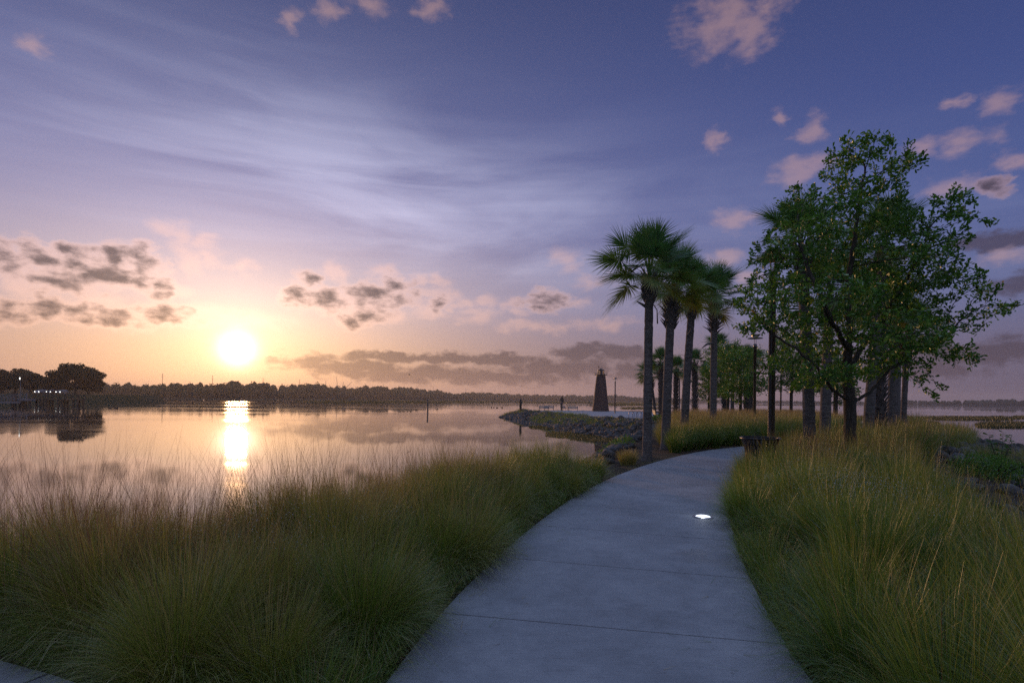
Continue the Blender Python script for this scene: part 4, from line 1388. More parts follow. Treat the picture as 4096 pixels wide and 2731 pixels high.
# ------------------------------------------------------------------ far shore
def build_far():
    pts = [(-400, 520, 1528), (0, 460, 1530), (380, 440, 1532), (430, 480, 1537), (470, 480, 1526), (560, 500, 1530), (640, 500, 1528), (760, 520, 1529), (860, 520, 1532), (930, 540, 1529), (1000, 560, 1533), (1060, 600, 1531),
           (1130, 620, 1540), (1200, 650, 1539), (1260, 680, 1531), (1310, 720, 1540), (1400, 760, 1543), (1490, 800, 1540), (1530, 830, 1550), (1600, 860, 1552), (1660, 900, 1557), (1745, 950, 1561), (1790, 1050, 1571), (1900, 1150, 1572), (2050, 1300, 1576),
           (2250, 1350, 1579), (2400, 1450, 1583), (2470, 1450, 1579), (2540, 1450, 1588), (2640, 1500, 1590), (2800, 1600, 1597), (3000, 1500, 1601), (3400, 1400, 1604), (3640, 1300, 1601), (3760, 1280, 1602), (3900, 1250, 1599), (3960, 1240, 1598),
           (4096, 1200, 1598), (4600, 1100, 1600)]
    W = []
    for px, D, py in pts:
        rx, rz = ray(px, py); W.append((rx * D, D, CAMZ + rz * D - WATER))
    W = np.array(W); cs = np.concatenate([[0], np.cumsum(np.hypot(np.diff(W[:, 0]), np.diff(W[:, 1])))])
    # land strip under the trees
    T = np.gradient(W[:, :2], axis=0); T /= np.linalg.norm(T, axis=1)[:, None]; Nn = np.stack([-T[:, 1], T[:, 0]], 1)
    A = W[:, :2] - Nn * 30; B = W[:, :2] + Nn * 160
    n = len(W)
    V = np.concatenate([np.c_[A, np.full(n, WATER - .4)], np.c_[A + Nn * 8, np.full(n, WATER + .5)], np.c_[B, np.full(n, WATER + 2.5)], np.c_[B, np.full(n, WATER - 1)]])
    Q = [(j * n + i, j * n + i + 1, (j + 1) * n + i + 1, (j + 1) * n + i) for j in range(3) for i in range(n - 1)]
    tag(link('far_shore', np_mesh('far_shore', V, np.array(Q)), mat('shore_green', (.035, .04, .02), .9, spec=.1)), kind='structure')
    bm = bmesh.new(); bmesh.ops.create_icosphere(bm, subdivisions=2, radius=1)
    S = np.array([v.co[:] for v in bm.verts]); Sf = np.array([[v.index for v in f.verts] for f in bm.faces]); bm.free()
    Vs, Fs, Ts, off = [], [], [], 0
    CV, CQ, CT, coff = [], [], [], 0
    q = 0
    while q < cs[-1]:
        x = np.interp(q, cs, W[:, 0]); y = np.interp(q, cs, W[:, 1]); h = np.interp(q, cs, W[:, 2])
        for row in range(2):
            hh = h * (.80 + .42 * float(fbm(q / 55.0, 3.3, 21))) * (rng.uniform(.80, 1.05) if row == 0 else rng.uniform(.5, .85))
            r = hh * rng.uniform(.26, .40)
            cx = x + rng.normal(0, 2); cy = y + row * -12 + rng.normal(0, 5)
            v = S * (1 + .13 * rng.normal(size=(len(S), 1))) * np.array([r, r, hh * .5]) + np.array([cx, cy, WATER + hh * .5])
            Vs.append(v); Fs.append(Sf + off); off += len(S); Ts.append(np.full(len(S), rng.uniform(.2, .7)))
            m = 60
            d = rng.normal(size=(m, 3)); d /= np.linalg.norm(d, axis=1)[:, None]; d[:, 2] = np.abs(d[:, 2])
            P = d * np.array([r, r, hh * .5]) * rng.uniform(.95, 1.12, (m, 1)) + np.array([cx, cy, WATER + hh * .5])
            lv, lq, lt = leaves(P, rng.normal(size=(m, 3)), np.full(m, .10 * hh) * rng.uniform(.5, 1.2, m), .9, rng.uniform(.2, .8, m))
            CV.append(lv); CQ.append(lq + coff); CT.append(lt); coff += len(lv)
        q += h * rng.uniform(.16, .34)
    V = np.concatenate(Vs + CV); nb = off
    me = np_mesh('treeline', V, [np.concatenate(Fs), np.concatenate(CQ) + nb], attrs={'tint': np.concatenate(Ts + CT)})
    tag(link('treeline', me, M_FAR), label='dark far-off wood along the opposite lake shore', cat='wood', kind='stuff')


build_far()

# power poles behind the far wood
mb = MB(); mb.tube([(0, 0, 0), (0, 0, 1)], [.012, .007], 6)
pole_me = mb.mesh('pole')
mb = MB()
for z in (.97, .91, .85, .79): mb.box((.02, 0, z), (.055, .006, .006)); mb.tube([(.045, 0, z), (.045, 0, z - .02)], .004, 5)
arm_me = mb.mesh('crossarm')
M_WOODP = mat('weathered_pole', (.10, .085, .075), .8)
POLES = [(409, 1491), (650, 1493), (850, 1501), (1052, 1510), (1197, 1517), (1302, 1522), (1372, 1527), (1460, 1533), (1533, 1537), (1594, 1541), (1668, 1545), (1734, 1548), (1863, 1554), (1928, 1556), (1979, 1558), (2040, 1559), (2089, 1560), (2138, 1562), (2181, 1564), (2220, 1566), (2251, 1567), (2287, 1569), (2318, 1571), (2344, 1573), (2372, 1575)]
ORD = 'first second third fourth fifth sixth seventh eighth ninth tenth eleventh twelfth thirteenth fourteenth fifteenth sixteenth seventeenth eighteenth nineteenth twentieth twenty-first twenty-second twenty-third twenty-fourth twenty-fifth'.split()
for i, (px, py) in enumerate(POLES):
    rx, rz = ray(px, py); D = 22.0 / rz; D = min(D, 2300)
    o = empty('power_pole', (rx * D, D, WATER)); H = CAMZ + rz * D - WATER
    s = H; o.scale = (s, s, s); o.rotation_euler = (0, rng.normal(0, .006), rng.normal(0, .2))
    tag(o, 'thin power pole with short crossarms behind the far wood, %s from the left' % ORD[i], 'power pole', 'power poles in a line behind the far wood')
    link('pole', pole_me, M_WOODP, o); link('crossarm', arm_me, M_WOODP, o)
for px, py, lean, lab in ((1350, 1520, -.10, 'left one of two tiny construction cranes above the far wood'), (1383, 1526, .75, 'right one of two tiny construction cranes, its boom leaning right')):
    rx, rz = ray(px, py); D = 1300.; o = empty('crane', (rx * D, D, WATER)); tag(o, lab, 'crane')
    H = CAMZ + rz * D - WATER
    mb = MB(); mb.tube([(0, 0, 0), (0, 0, H * .62)], .8, 4); mb.build('mast', M_WOODP, o)
    mb = MB(); mb.tube([(0, 0, H * .60), (math.sin(lean) * H * .55, 0, H * .60 + math.cos(lean) * H * .55)], [.6, .35], 4)
    mb.tube([(0, 0, H * .64), (-2.5, 0, H * .7)], .3, 4); mb.build('boom', M_WOODP, o)


# ------------------------------------------------------------------ left shore: land, trees, pier, cars
def left_shore():
    P = [(-215, 190), (-170, 188), (-146, 196), (-135, 212), (-140, 232), (-160, 260), (-215, 300), (-330, 320), (-340, 190)]
    n = len(P); Pn = np.array(P, float); c = Pn.mean(0); In = c + (Pn - c) * .93
    V = np.concatenate([np.c_[Pn, np.full(n, WATER - .5)], np.c_[In, np.full(n, 1.5)]])
    mb = MB(); mb.add(V, [(i, (i + 1) % n, n + (i + 1) % n, n + i) for i in range(n)] + [tuple(range(n, 2 * n))])
    tag(mb.build('shore', bpy.data.materials['shore_green']), kind='structure')


left_shore()
for i, (px, D, pyt, wpx, var, lab) in enumerate([
        (300, 215, 1445, 215, 0, 'broad domed tree at the end of the far left shore, dark against the sunrise'),
        (352, 222, 1500, 120, 1, 'lower bushy tree on the water side of the broad domed tree'),
        (225, 226, 1495, 120, 1, 'small tree under the left side of the broad domed tree'),
        (120, 225, 1478, 150, 1, 'dark tree behind the pier lamp on the far left shore'),
        (60, 232, 1462, 160, 1, 'tallest of the dark trees left of the broad domed tree'),
        (5, 224, 1470, 140, 1, 'dark tree cut by the left edge of the view'),
        (165, 238, 1500, 100, 0, 'low dark tree behind the parked cars')]):
    p = at(px, 1560, D); zt = at(px, pyt, D).z; g = 1.0
    R = wpx * D / F / 2; H = zt - g
    o = empty('shore_tree', (p.x, p.y, g)); tag(o, lab, 'tree', 'dark trees on the far left shore')
    mb = MB(); mb.tube([(0, 0, -.3), (.2, 0, H * .3), (0, 0, H * .6)], [.5, .35, .2], 8)
    for k in range(6):
        a = k * 1.05; mb.tube([(.1, 0, H * .25), (math.cos(a) * R * .35, math.sin(a) * R * .35, H * .5), (math.cos(a) * R * .7, math.sin(a) * R * .7, H * .68)], [.22, .15, .06], 5)
    mb.build('trunk', M_BARK, o)
    Vl, Ql, Tl, off = [], [], [], 0
    for k in range(26):
        a = rng.random() * 6.28; q = math.sqrt(rng.random()) * .78
        zc = H * ((.30 if var == 1 else .46) + (.86 - (.30 if var == 1 else .46)) * rng.random() * math.sqrt(max(.05, 1 - q * q)))
        rr = R * rng.uniform(.24, .34) * (1 - .35 * q); zc = min(zc, H * (.34 + .50 * math.sqrt(1 - (q / .82) ** 2 * .92)))
        c = np.array([math.cos(a) * q * R, math.sin(a) * q * R, zc])
        m = 520
        d = rng.normal(size=(m, 3)); d /= np.linalg.norm(d, axis=1)[:, None]; d *= (rng.random(m) ** .3)[:, None]
        V, Q, T = leaves(c + d * np.array([rr, rr, rr * .62]), rng.normal(size=(m, 3)), rng.uniform(.35, .8, m), .75, rng.uniform(.1, .7, m))
        Vl.append(V); Ql.append(Q + off); Tl.append(T); off += len(V)
    V = np.concatenate(Vl); V[:, 2] = np.minimum(V[:, 2], H)
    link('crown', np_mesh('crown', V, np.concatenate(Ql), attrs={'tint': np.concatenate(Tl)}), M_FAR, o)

M_PIER = mat('pier_wood', (.055, .048, .042), .85, spec=.2)
M_WHITE = mat('white_paint', (.15, .15, .165), .6)


def build_pier():
    D = 144.0; k = D / F
    X = lambda px: ray(px, 1590)[0] * D
    root = empty('pier', (X(220), D, WATER)); tag(root, 'dark wooden fishing pier with rail on piles in front of the left shore', 'pier')
    L = Vector(root.location)
    zd = .35
    x0, x1 = X(122) - L.x, X(326) - L.x
    mb = MB(); mb.box(((x0 + x1) / 2, 0, zd - L.z - .15), (x1 - x0, 2.6, .3)); mb.build('deck', M_PIER, root)
    mb = MB()
    for y in (-1.25, 1.25):
        for z in (.35, .65, .95, 1.15): mb.box(((x0 + x1) / 2, y, zd - L.z + z), (x1 - x0, .05, .09))
    mb.build('railing', M_PIER, root)
    for x in np.linspace(x0 + .1, x1 - .1, 9):
        for y in (-1.25, 1.25):
            m2 = MB(); m2.box((x, y, zd - L.z + .6), (.14, .14, 1.25)); m2.build('rail_post', M_PIER, root)
    for px in (133, 174, 186, 198, 246, 259, 306, 322):
        for y in (-1.0, 1.0):
            m2 = MB(); m2.tube([(X(px) - L.x, y, -1.2), (X(px) - L.x, y, zd - L.z - .3)], .24, 8); m2.build('pile', M_PIER, root)
    # white platform and gangway nearer the left edge
    D2 = 138.0; X2 = lambda px: ray(px, 1590)[0] * D2
    r2 = empty('boat_dock', (X2(98), D2, WATER)); tag(r2, 'pale dock platform with white railing between gangway and pier', 'dock')
    a, b = X2(74) - r2.location.x, X2(126) - r2.location.x
    mb = MB(); mb.box(((a + b) / 2, 0, 1.75), (b - a, 2.6, .5)); mb.build('deck', M_WHITE, r2)
    mb = MB()
    for z in (2.1, 3.15): mb.box(((a + b) / 2, -1.2, z), (b - a, .06, .08))
    for x in np.linspace(a, b, 10): mb.box((x, -1.2, 2.6), (.05, .05, 1.1))
    mb.box((b - .1, -1.2, 2.65), (.22, .22, 1.35)); mb.build('railing', M_WHITE, r2)
    for px in (80, 92, 104, 120):
        m2 = MB(); m2.tube([(X2(px) - r2.location.x, 0, -1), (X2(px) - r2.location.x, 0, 1.5)], .26, 8); m2.build('pile', M_PIER, r2)
    m2 = MB(); m2.tube([(X2(72) - r2.location.x, -1.5, -1), (X2(72) - r2.location.x, -1.5, 3.5)], .28, 8); m2.build('pile', M_PIER, r2)
    m2 = MB(); m2.tube([(X2(84) - r2.location.x, -1.5, -1), (X2(84) - r2.location.x, -1.5, 3.4)], .22, 8); m2.build('pile', M_PIER, r2)
    D3 = 134.0; X3 = lambda px: ray(px, 1590)[0] * D3
    r3 = empty('gangway', (X3(70), D3, WATER)); tag(r3, 'white gangway with ornate curved lattice railing at the left edge', 'gangway')
    w = X3(70) - X3(-60)
    mb = MB(); mb.box((-w / 2, 0, 1.1), (w, 1.8, .3)); mb.build('deck', M_WHITE, r3)
    mb = MB()
    for y in (-.9, .9):
        for z in (1.3, 3.0): mb.box((-w / 2, y, z), (w, .08, .1))
        for i in range(int(w / .75)):
            x = -.4 - i * .75
            a_ = np.linspace(0, math.pi, 9)
            mb.tube([(x + .34 * math.cos(t), y, 1.35 + 1.5 * math.sin(t)) for t in a_], .035, 4)
            mb.tube([(x + .30 * math.cos(t * 2), y, 2.2 + .3 * math.sin(t * 2)) for t in a_], .03, 4)
    mb.build('railing', M_WHITE, r3)


build_pier()


def emis(name, col, st):
    m = bpy.data.materials.new(name); m.use_nodes = True
    b = m.node_tree.nodes['Principled BSDF']; b.inputs['Base Color'].default_value = (*col, 1)
    b.inputs['Emission Color'].default_value = (*col, 1); b.inputs['Emission Strength'].default_value = st
    return m


M_LAMP = emis('lamp_glow', (1, .95, .85), 2.0)
M_HEAD = emis('headlight', (1, .97, .9), 5)


def build_dock_lamp():
    D = 139.; p = at(89, 1571, D)
    o = empty('dock_light', (p.x, p.y - .5, .3)); tag(o, 'lit white light on a pale pole standing on the boat dock', 'lamp')
    h = at(89, 1508, D).z - .3
    mb = MB(); mb.tube([(0, 0, 0), (0, 0, h)], [.07, .05], 8); mb.build('pole', M_WHITE, o)
    mb = MB(); mb.box((-.15, 0, h - .35), (.18, .2, .5)); mb.build('lamp_head', M_LAMP, o)


build_dock_lamp()


def build_cars():
    body = MB()
    prof = [(-2.2, .35), (-2.2, .8), (-1.7, 1.0), (-1.0, 1.05), (-.5, 1.55), (1.1, 1.6), (1.9, 1.1), (2.25, 1.0), (2.25, .35)]
    hw = .88
    n = len(prof)
    V = [(x, y * (1 if z < 1.2 else .82), z) for y in (-hw, hw) for x, z in prof]
    body.add(V, [tuple(range(n))[::-1], tuple(range(n, 2 * n))] + [(i, (i + 1) % n, n + (i + 1) % n, n + i) for i in range(n)])
    bme = body.mesh('body')
    gl = MB(); gl.add([(-1.02, -.70, 1.08), (-1.02, .70, 1.08), (-.53, .66, 1.52), (-.53, -.66, 1.52)], [(0, 1, 2, 3)])
    gl.add([(x - .02, y, z) for x, y, z in gl.V[0]], [(0, 1, 2, 3)])
    gme = gl.mesh('windscreen')
    wh = MB(); wh.tube([(0, -.12, 0), (0, .12, 0)], .33, 16); wme = wh.mesh('wheel')
    hd = MB(); hd.lathe([(.0, -.04), (.12, -.04), (.13, .0), (.09, .04), (0, .05)], 12); hme = hd.mesh('headlight'); hme.transform(Matrix.Rotation(-math.pi / 2, 4, 'Y'))
    cols = [(.35, .36, .38), (.05, .06, .08), (.30, .28, .26)]
    labs = ['pale parked car with lit headlights, leftmost under the trees of the far left shore', 'dark parked car with lit headlights, in the middle of the three under the far trees', 'grey parked car, rightmost of the three under the far trees']
    for i, px in enumerate((165, 211, 249)):
        p = at(px, 1564, 206.)
        o = empty('parked_car', (p.x, p.y, 1.55), math.pi / 2 + .1); tag(o, labs[i], 'car', 'cars parked under the far left trees')
        link('body', bme.copy(), mat('car_paint_%d' % i, cols[i], .3, .3), o); link('windscreen', gme.copy(), M_BLACK, o)
        for x in (-1.35, 1.4):
            for y in (-.8, .8): link('wheel', wme, M_BLACK, o, (x, y, .33))
        for y in (-.66, .66): link('headlight', hme, M_HEAD, o, (-2.24, y, .72))


build_cars()


# ------------------------------------------------------------------ posts in the water, birds
def post(px, pyt, pyw, r, lab, box=None, lean=0, group=None, D=None, gz=WATER - .6):
    if D is None:
        rx, rz = ray(px, pyw); D = (WATER - CAMZ) / rz
    p = at(px, pyw, D); zt = at(px, pyt, D).z
    o = empty('mooring_post' if box is None else 'sign_post', (p.x, p.y, gz)); o.rotation_euler = (0, lean, 0)
    tag(o, lab, 'post', group)
    mb = MB(); mb.lathe([(r * 1.1, 0), (r, .5), (r * .95, zt - gz - .05), (r * .6, zt - gz)], 10); mb.build('post', M_WOODP if box is None else M_PIER, o)
    if box:
        for (cx, cy, cz, sx, sy, sz) in box:
            m2 = MB(); m2.box((cx, cy, cz), (sx, sy, sz)); m2.build('sign_panel', M_PIER, o)
    return o


post(1711, 1592, 1641, .20, 'lone weathered post standing in the open lake', lean=-.02)
for px, a, b, lab in ((461, 1566, 1607, 'leftmost thin pole in the water off the far left shore'), (468, 1576, 1607, 'short thin pole beside the leftmost one in the water'), (497, 1570, 1605, 'middle thin pole in the water left of the sun'), (526, 1571, 1605, 'rightmost of the thin poles in the water left of the sun')):
    post(px, a, b, .13, lab, group='thin poles in the water off the left shore')
post(385, 1588, 1600, .2, 'short stake in the water right of the broad domed tree', group='thin poles in the water off the left shore')
post(749, 1574, 1604, .14, 'thin channel marker in the water left of the sun glitter')
g = float(ground_z(-.2, 101)[0])
p = at(2082, 1660, 99.5)
post(2082, 1597, 1660, .20, 'dark post carrying a small box at the very tip of the promontory', box=[(0, -.25, 2.3, .40, .3, .75)], D=99.5, gz=-1.6)
post(2247, 1583, 1643, .15, 'dark sign post behind the standing person', box=[(0, -.2, 1.95, .62, .1, .95)], D=109.5, gz=-.6)


def bird_mesh():
    mb = MB()
    mb.tube([(-.26, 0, .10), (-.2, 0, .07), (-.05, 0, .07), (.12, 0, .08), (.17, 0, .16), (.17, 0, .24), (.21, 0, .28), (.27, 0, .27), (.33, 0, .25)], [.01, .05, .10, .08, .04, .03, .045, .03, .008], 10)
    return mb.mesh('duck', True)


bme = bird_mesh(); M_BIRD = mat('dark_feathers', (.03, .028, .026), .7)
DUCKS = [(441, 1634, 'left'), (460, 1634, ''), (467, 1634, ''), (1966, 1630, ''), (1975, 1631, ''), (1988, 1631, ''), (2008, 1630, ''), (3872, 1746, 'r')]
for di, (px, py, w_) in enumerate(DUCKS):
    rx, rz = ray(px, py); D = (WATER - CAMZ) / rz
    o = link('duck', bme, M_BIRD, None, (rx * D, D, WATER - .02)); o.rotation_euler = (0, 0, rng.random() * 6.28); o.scale = (1.7,) * 3
    if px < 500: tag(o, 'tiny dark duck near the far left shore, %s of three from the left' % ORD[di], 'duck', 'ducks on the left water')
    elif px < 2100: tag(o, 'tiny dark duck on the open lake left of the point, %s of four' % ORD[di - 3], 'duck', 'ducks on the middle of the lake')
    else: tag(o, 'dark duck on the water beyond the right bank', 'duck')
mb = MB()
mb.tube([(-.22, 0, 0), (-.1, 0, 0), (.1, 0, .01), (.22, 0, .02), (.30, 0, .01)], [.01, .05, .05, .03, .008], 8)
for s in (-1, 1): mb.add([(-.08, 0, .03), (.08, 0, .03), (.06, s * .35, .16), (-.08, s * .35, .16), (-.10, s * .75, .02), (-.08, 0, .0), (.08, 0, .0), (.06, s * .35, .13), (-.08, s * .35, .13)], [(0, 1, 2, 3), (3, 2, 4), (5, 8, 7, 6), (8, 4, 7)])
q = at(1637, 1499, 120)
tag(mb.build('flying_bird', M_BIRD, None, q), 'tiny bird in flight above the far wood', 'bird')


# ------------------------------------------------------------------ lighthouse
def f_brick(N, b):
    co = objco(N)
    sep = N.new('ShaderNodeSeparateXYZ'); N.t.links.new(co, sep.inputs[0])
    a = N.m('MULTIPLY', N.m('ARCTAN2', sep.outputs[1], sep.outputs[0]), 1.3)
    cb = N.new('ShaderNodeCombineXYZ'); N.t.links.new(a, cb.inputs[0]); N.t.links.new(sep.outputs[2], cb.inputs[1])
    br = N.new('ShaderNodeTexBrick'); N.t.links.new(cb.outputs[0], br.inputs['Vector'])
    br.inputs['Scale'].default_value = 1.0; br.inputs['Brick Width'].default_value = .22; br.inputs['Row Height'].default_value = .075; br.inputs['Mortar Size'].default_value = .010
    br.inputs['Color1'].default_value = (.085, .036, .026, 1); br.inputs['Color2'].default_value = (.05, .024, .020, 1); br.inputs['Mortar'].default_value = (.08, .07, .065, 1)
    n = N.noise(co, 3, 5, .7)
    N.t.links.new(N.mix(N.m('MULTIPLY', N.sst(n, .4, .7), .5), br.outputs['Color'], (.09, .05, .04)), b.inputs['Base Color'])
    bump(N, b, br.outputs['Fac'], -.5, .01)


M_BRICK = nmat('brick', f_brick, .85)
M_DARKM = mat('dark_painted_metal', (.018, .017, .018), .45, .3)


def build_lighthouse():
    D = 104.; p = at(2402, 1645, D)
    g = float(road_z(p.x, p.y)) + .005
    o = empty('lighthouse', (p.x, p.y, g)); tag(o, 'small brick lighthouse with open lantern and weathervane at the end of the point', 'lighthouse')
    k = D / F
    Hb = (1645 - 1503) * k          # brick shaft
    mb = MB(); mb.lathe([(34 * k * 1.03, 0), (33 * k, .6), (27.5 * k, Hb * .42), (23 * k, Hb * .72), (19.5 * k, Hb * .93), (18.0 * k, Hb)], 8, a0=math.pi / 8); mb.build('tower', M_BRICK, o)
    mb = MB(); mb.lathe([(18.6 * k, Hb + .003), (18.6 * k, Hb + .16), (16 * k, Hb + .2)], 8, a0=math.pi / 8); mb.build('gallery', M_DARKM, o)
    for i in range(8):
        a = i * math.pi / 4; m2 = MB()
        c, s = math.cos(a), math.sin(a)
        m2.tube([(c * 17 * k, s * 17 * k, Hb + .12), (c * 25 * k, s * 25 * k, Hb + .12), (c * 25 * k, s * 25 * k, Hb + .52)], .045, 5)
        m2.build('rail_post', M_DARKM, o)
    m2 = MB()
    m2.tube([(math.cos(t) * 25 * k, math.sin(t) * 25 * k, Hb + .14) for t in np.linspace(0, 2 * math.pi, 33)], .03, 5); m2.build('railing', M_DARKM, o)
    Hl = Hb + (1503 - 1482) * k
    for i in range(8):
        a = (i + .5) * math.pi / 4; m2 = MB(); m2.tube([(math.cos(a) * 12 * k, math.sin(a) * 12 * k, Hb + .2), (math.cos(a) * 12 * k, math.sin(a) * 12 * k, Hl + .05)], .065, 6); m2.build('lantern_post', M_DARKM, o)
    m2 = MB(); m2.lathe([(.12, Hb + .2), (.12, Hb + .5), (.20, Hb + .55), (.20, Hb + .85), (.08, Hb + .95)], 10); m2.build('lamp', M_WHITE, o)
    m2 = MB(); m2.lathe([(14.2 * k, Hl), (14.0 * k, Hl + .06), (6 * k, Hl + .22), (.06, Hl + .34)], 8, a0=math.pi / 8); rf = m2.build('roof', M_DARKM, o)
    m2 = MB(); m2.tube([(0, 0, Hl + .3), (0, 0, Hl + .62)], .022, 6); m2.tube([(-.34, 0, Hl + .48), (.36, 0, Hl + .48)], .018, 5)
    m2.tube([(.28, 0, Hl + .40), (.36, 0, Hl + .48), (.28, 0, Hl + .56)], .02, 5)
    cr = [(-.34 + .16 * math.cos(t), 0, Hl + .62 + .16 * math.sin(t)) for t in np.linspace(math.pi * .35, math.pi * 1.65, 12)]
    m2.tube(cr, [.01, .03, .045, .055, .06, .065, .065, .06, .055, .045, .03, .01], 6); m2.build('weathervane', M_DARKM, rf)
    m2 = MB(); zz = (1645 - 1627) * k
    m2.tube([(-33 * k, 0, zz), (-41 * k, 0, zz), (-41 * k, 0, zz + .3)], .05, 6); m2.lathe([(.10, 0), (.22, .06), (.22, .12), (.03, .2)], 10, (-41 * k, 0, zz + .3)); m2.build('wall_lamp', M_DARKM, o)


build_lighthouse()


# ------------------------------------------------------------------ lamp posts
M_LGLASS = mat('lamp_glass', (.55, .5, .48), .15)


def make_lamp():
    o = empty('lamp_post', (0, 0, 0))
    mb = MB(); mb.lathe([(.14, 0), (.14, .03), (.095, .06), (.088, .25), (.080, 4.72), (.098, 4.73), (.098, 4.93), (.05, 4.95)], 20); mb.build('pole', M_POLE, o, smooth=False)
    for p_ in o.children[0].data.polygons: p_.use_smooth = True
    for s in (-1, 1):
        mb = MB(); mb.tube([(s * .055, 0, 4.93), (s * .055, 0, 5.28)], .014, 6); mb.build('rod', M_POLE, o)
    mb = MB(); mb.lathe([(.06, 5.27), (.40, 5.255), (.41, 5.27), (.40, 5.285), (.10, 5.30)], 32); shd = mb.build('shade', M_POLE, o)
    mb = MB(); mb.lathe([(.15, 5.302), (.155, 5.36)], 24); mb.build('lamp_glass', M_LGLASS, shd)
    mb = MB(); mb.lathe([(.19, 5.362), (.20, 5.38), (.20, 5.47), (.17, 5.50), (.05, 5.52)], 24); mb.build('cap', M_POLE, o)
    return o


def copy_tree(o, parent=None):
    c = o.copy(); COL.objects.link(c)
    if parent: c.parent = parent
    for ch in list(o.children):
        copy_tree(ch, c)
    return c


LP = make_lamp()
for i, (px, D, lab) in enumerate([(3086, 14.5, 'nearest tall lamp post, standing in the grass beside the litter bin'), (3018, 32.5, 'slim lamp post left of the nearest one, in front of the round oaks'),
                                  (3338, 42, 'lamp post seen between a palm and the big oak trunk, at the far path'), (3123, 62, 'thin distant lamp post just right of the nearest one'),
                                  (2717, 73, 'distant lamp post squeezed between two palm trunks'), (2460, 87, 'lamp post beside the lighthouse')]):
    o = LP if i == 0 else copy_tree(LP)
    p = at(px, 1620, D); o.location = (p.x, p.y, float(ground_z(p.x, p.y)[0])); o.rotation_euler = (0, 0, .2 * i)
    tag(o, lab, 'lamp post', 'bronze lamp posts along the walkway')

# ------------------------------------------------------------------ litter bin
def build_bin():
    p = at(3041, 1754, 11.3); g = float(ground_z(p.x, p.y)[0])
    o = empty('litter_bin', (p.x, p.y, g + .01)); tag(o, 'black flared metal litter bin at the edge of the path beside the lamp post', 'litter bin')
    H = p.z - g + .0
    mb = MB(); mb.tube([(math.cos(t) * .365, math.sin(t) * .365, H) for t in np.linspace(0, 2 * math.pi, 49)], .022, 8, cap=False); mb.build('rim', M_BLACK, o, smooth=True)
    mb = MB()
    for i in range(28):
        a = i / 28 * 2 * math.pi; c, s = math.cos(a), math.sin(a)
        pr = [(.265, .04), (.275, .3), (.28, H - .28), (.30, H - .14), (.352, H - .01)]
        w = .020
        V = []
        for r_, z in pr:
            for dr, dw in ((0, -w), (0, w), (-.010, w), (-.010, -w)):
                V.append(((r_ + dr) * c - dw * s, (r_ + dr) * s + dw * c, z))
        n = len(pr)
        mb.add(V, [(k * 4 + j, k * 4 + (j + 1) % 4, (k + 1) * 4 + (j + 1) % 4, (k + 1) * 4 + j) for k in range(n - 1) for j in range(4)] + [(3, 2, 1, 0), tuple((n - 1) * 4 + j for j in range(4))])
    mb.build('slats', M_BLACK, o)
    mb = MB(); mb.lathe([(.0, .06), (.24, .06), (.25, H - .2), (.235, H - .2), (.23, .08), (0, .08)], 24, cap=False); mb.build('liner', mat('bin_liner', (.10, .10, .12), .5), o)
    mb = MB(); mb.tube([(math.cos(t) * .268, math.sin(t) * .268, .05) for t in np.linspace(0, 2 * math.pi, 33)], .018, 6, cap=False); mb.build('base_ring', M_BLACK, o)


build_bin()


def build_uplight():
    rx, rz = ray(2812, 2067); D = (0.0 - CAMZ) / rz
    o = empty('path_light', (rx * D, D, .001)); tag(o, 'round white light set flush into the concrete path', 'lamp')
    mb = MB(); mb.lathe([(.105, 0), (.14, 0), (.14, .006), (.105, .012)], 32, cap=False); mb.build('trim_ring', mat('steel', (.5, .5, .52), .3, .9), o)
    mb = MB(); mb.lathe([(.104, .004), (.09, .014), (.05, .022), (.0, .024)], 28, cap=False); mb.build('lens', emis('path_light_glow', (.82, .88, 1), 1.3), o, smooth=True)
    ld = bpy.data.lights.new('path_light_glow', 'POINT'); ld.energy = .45; ld.color = (.85, .92, 1); ld.shadow_soft_size = .03
    lo = bpy.data.objects.new('path_light_glow', ld); COL.objects.link(lo); lo.parent = o; lo.location = (0, 0, .13)


build_uplight()


# ------------------------------------------------------------------ benches, hoops
M_SLAT = mat('bench_slat', (.30, .27, .25), .5)


def make_bench(m_s, w=1.75):
    o = empty('bench', (0, 0, 0))
    mb = MB()
    for i in range(6): mb.box((0, -.20 + i * .085, .45 + (.004 * i)), (w, .065, .03))
    mb.build('seat', m_s, o)
    mb = MB()
    for i in range(5): mb.box((0, .27 + i * .018, .54 + i * .085), (w, .028, .065))
    mb.build('backrest', m_s, o)
    for s in (-1, 1):
        mb = MB(); x = s * (w / 2 - .06)
        mb.tube([(x, -.22, 0), (x, -.22, .62), (x, -.12, .70), (x, .12, .70), (x, .28, .64)], .024, 6)
        mb.tube([(x, .28, 0), (x, .26, .42), (x, .36, .96)], .026, 6)
        mb.tube([(x, -.22, .42), (x, .26, .42)], .022, 6)
        mb.build('armrest', M_BLACK, o)
    return o


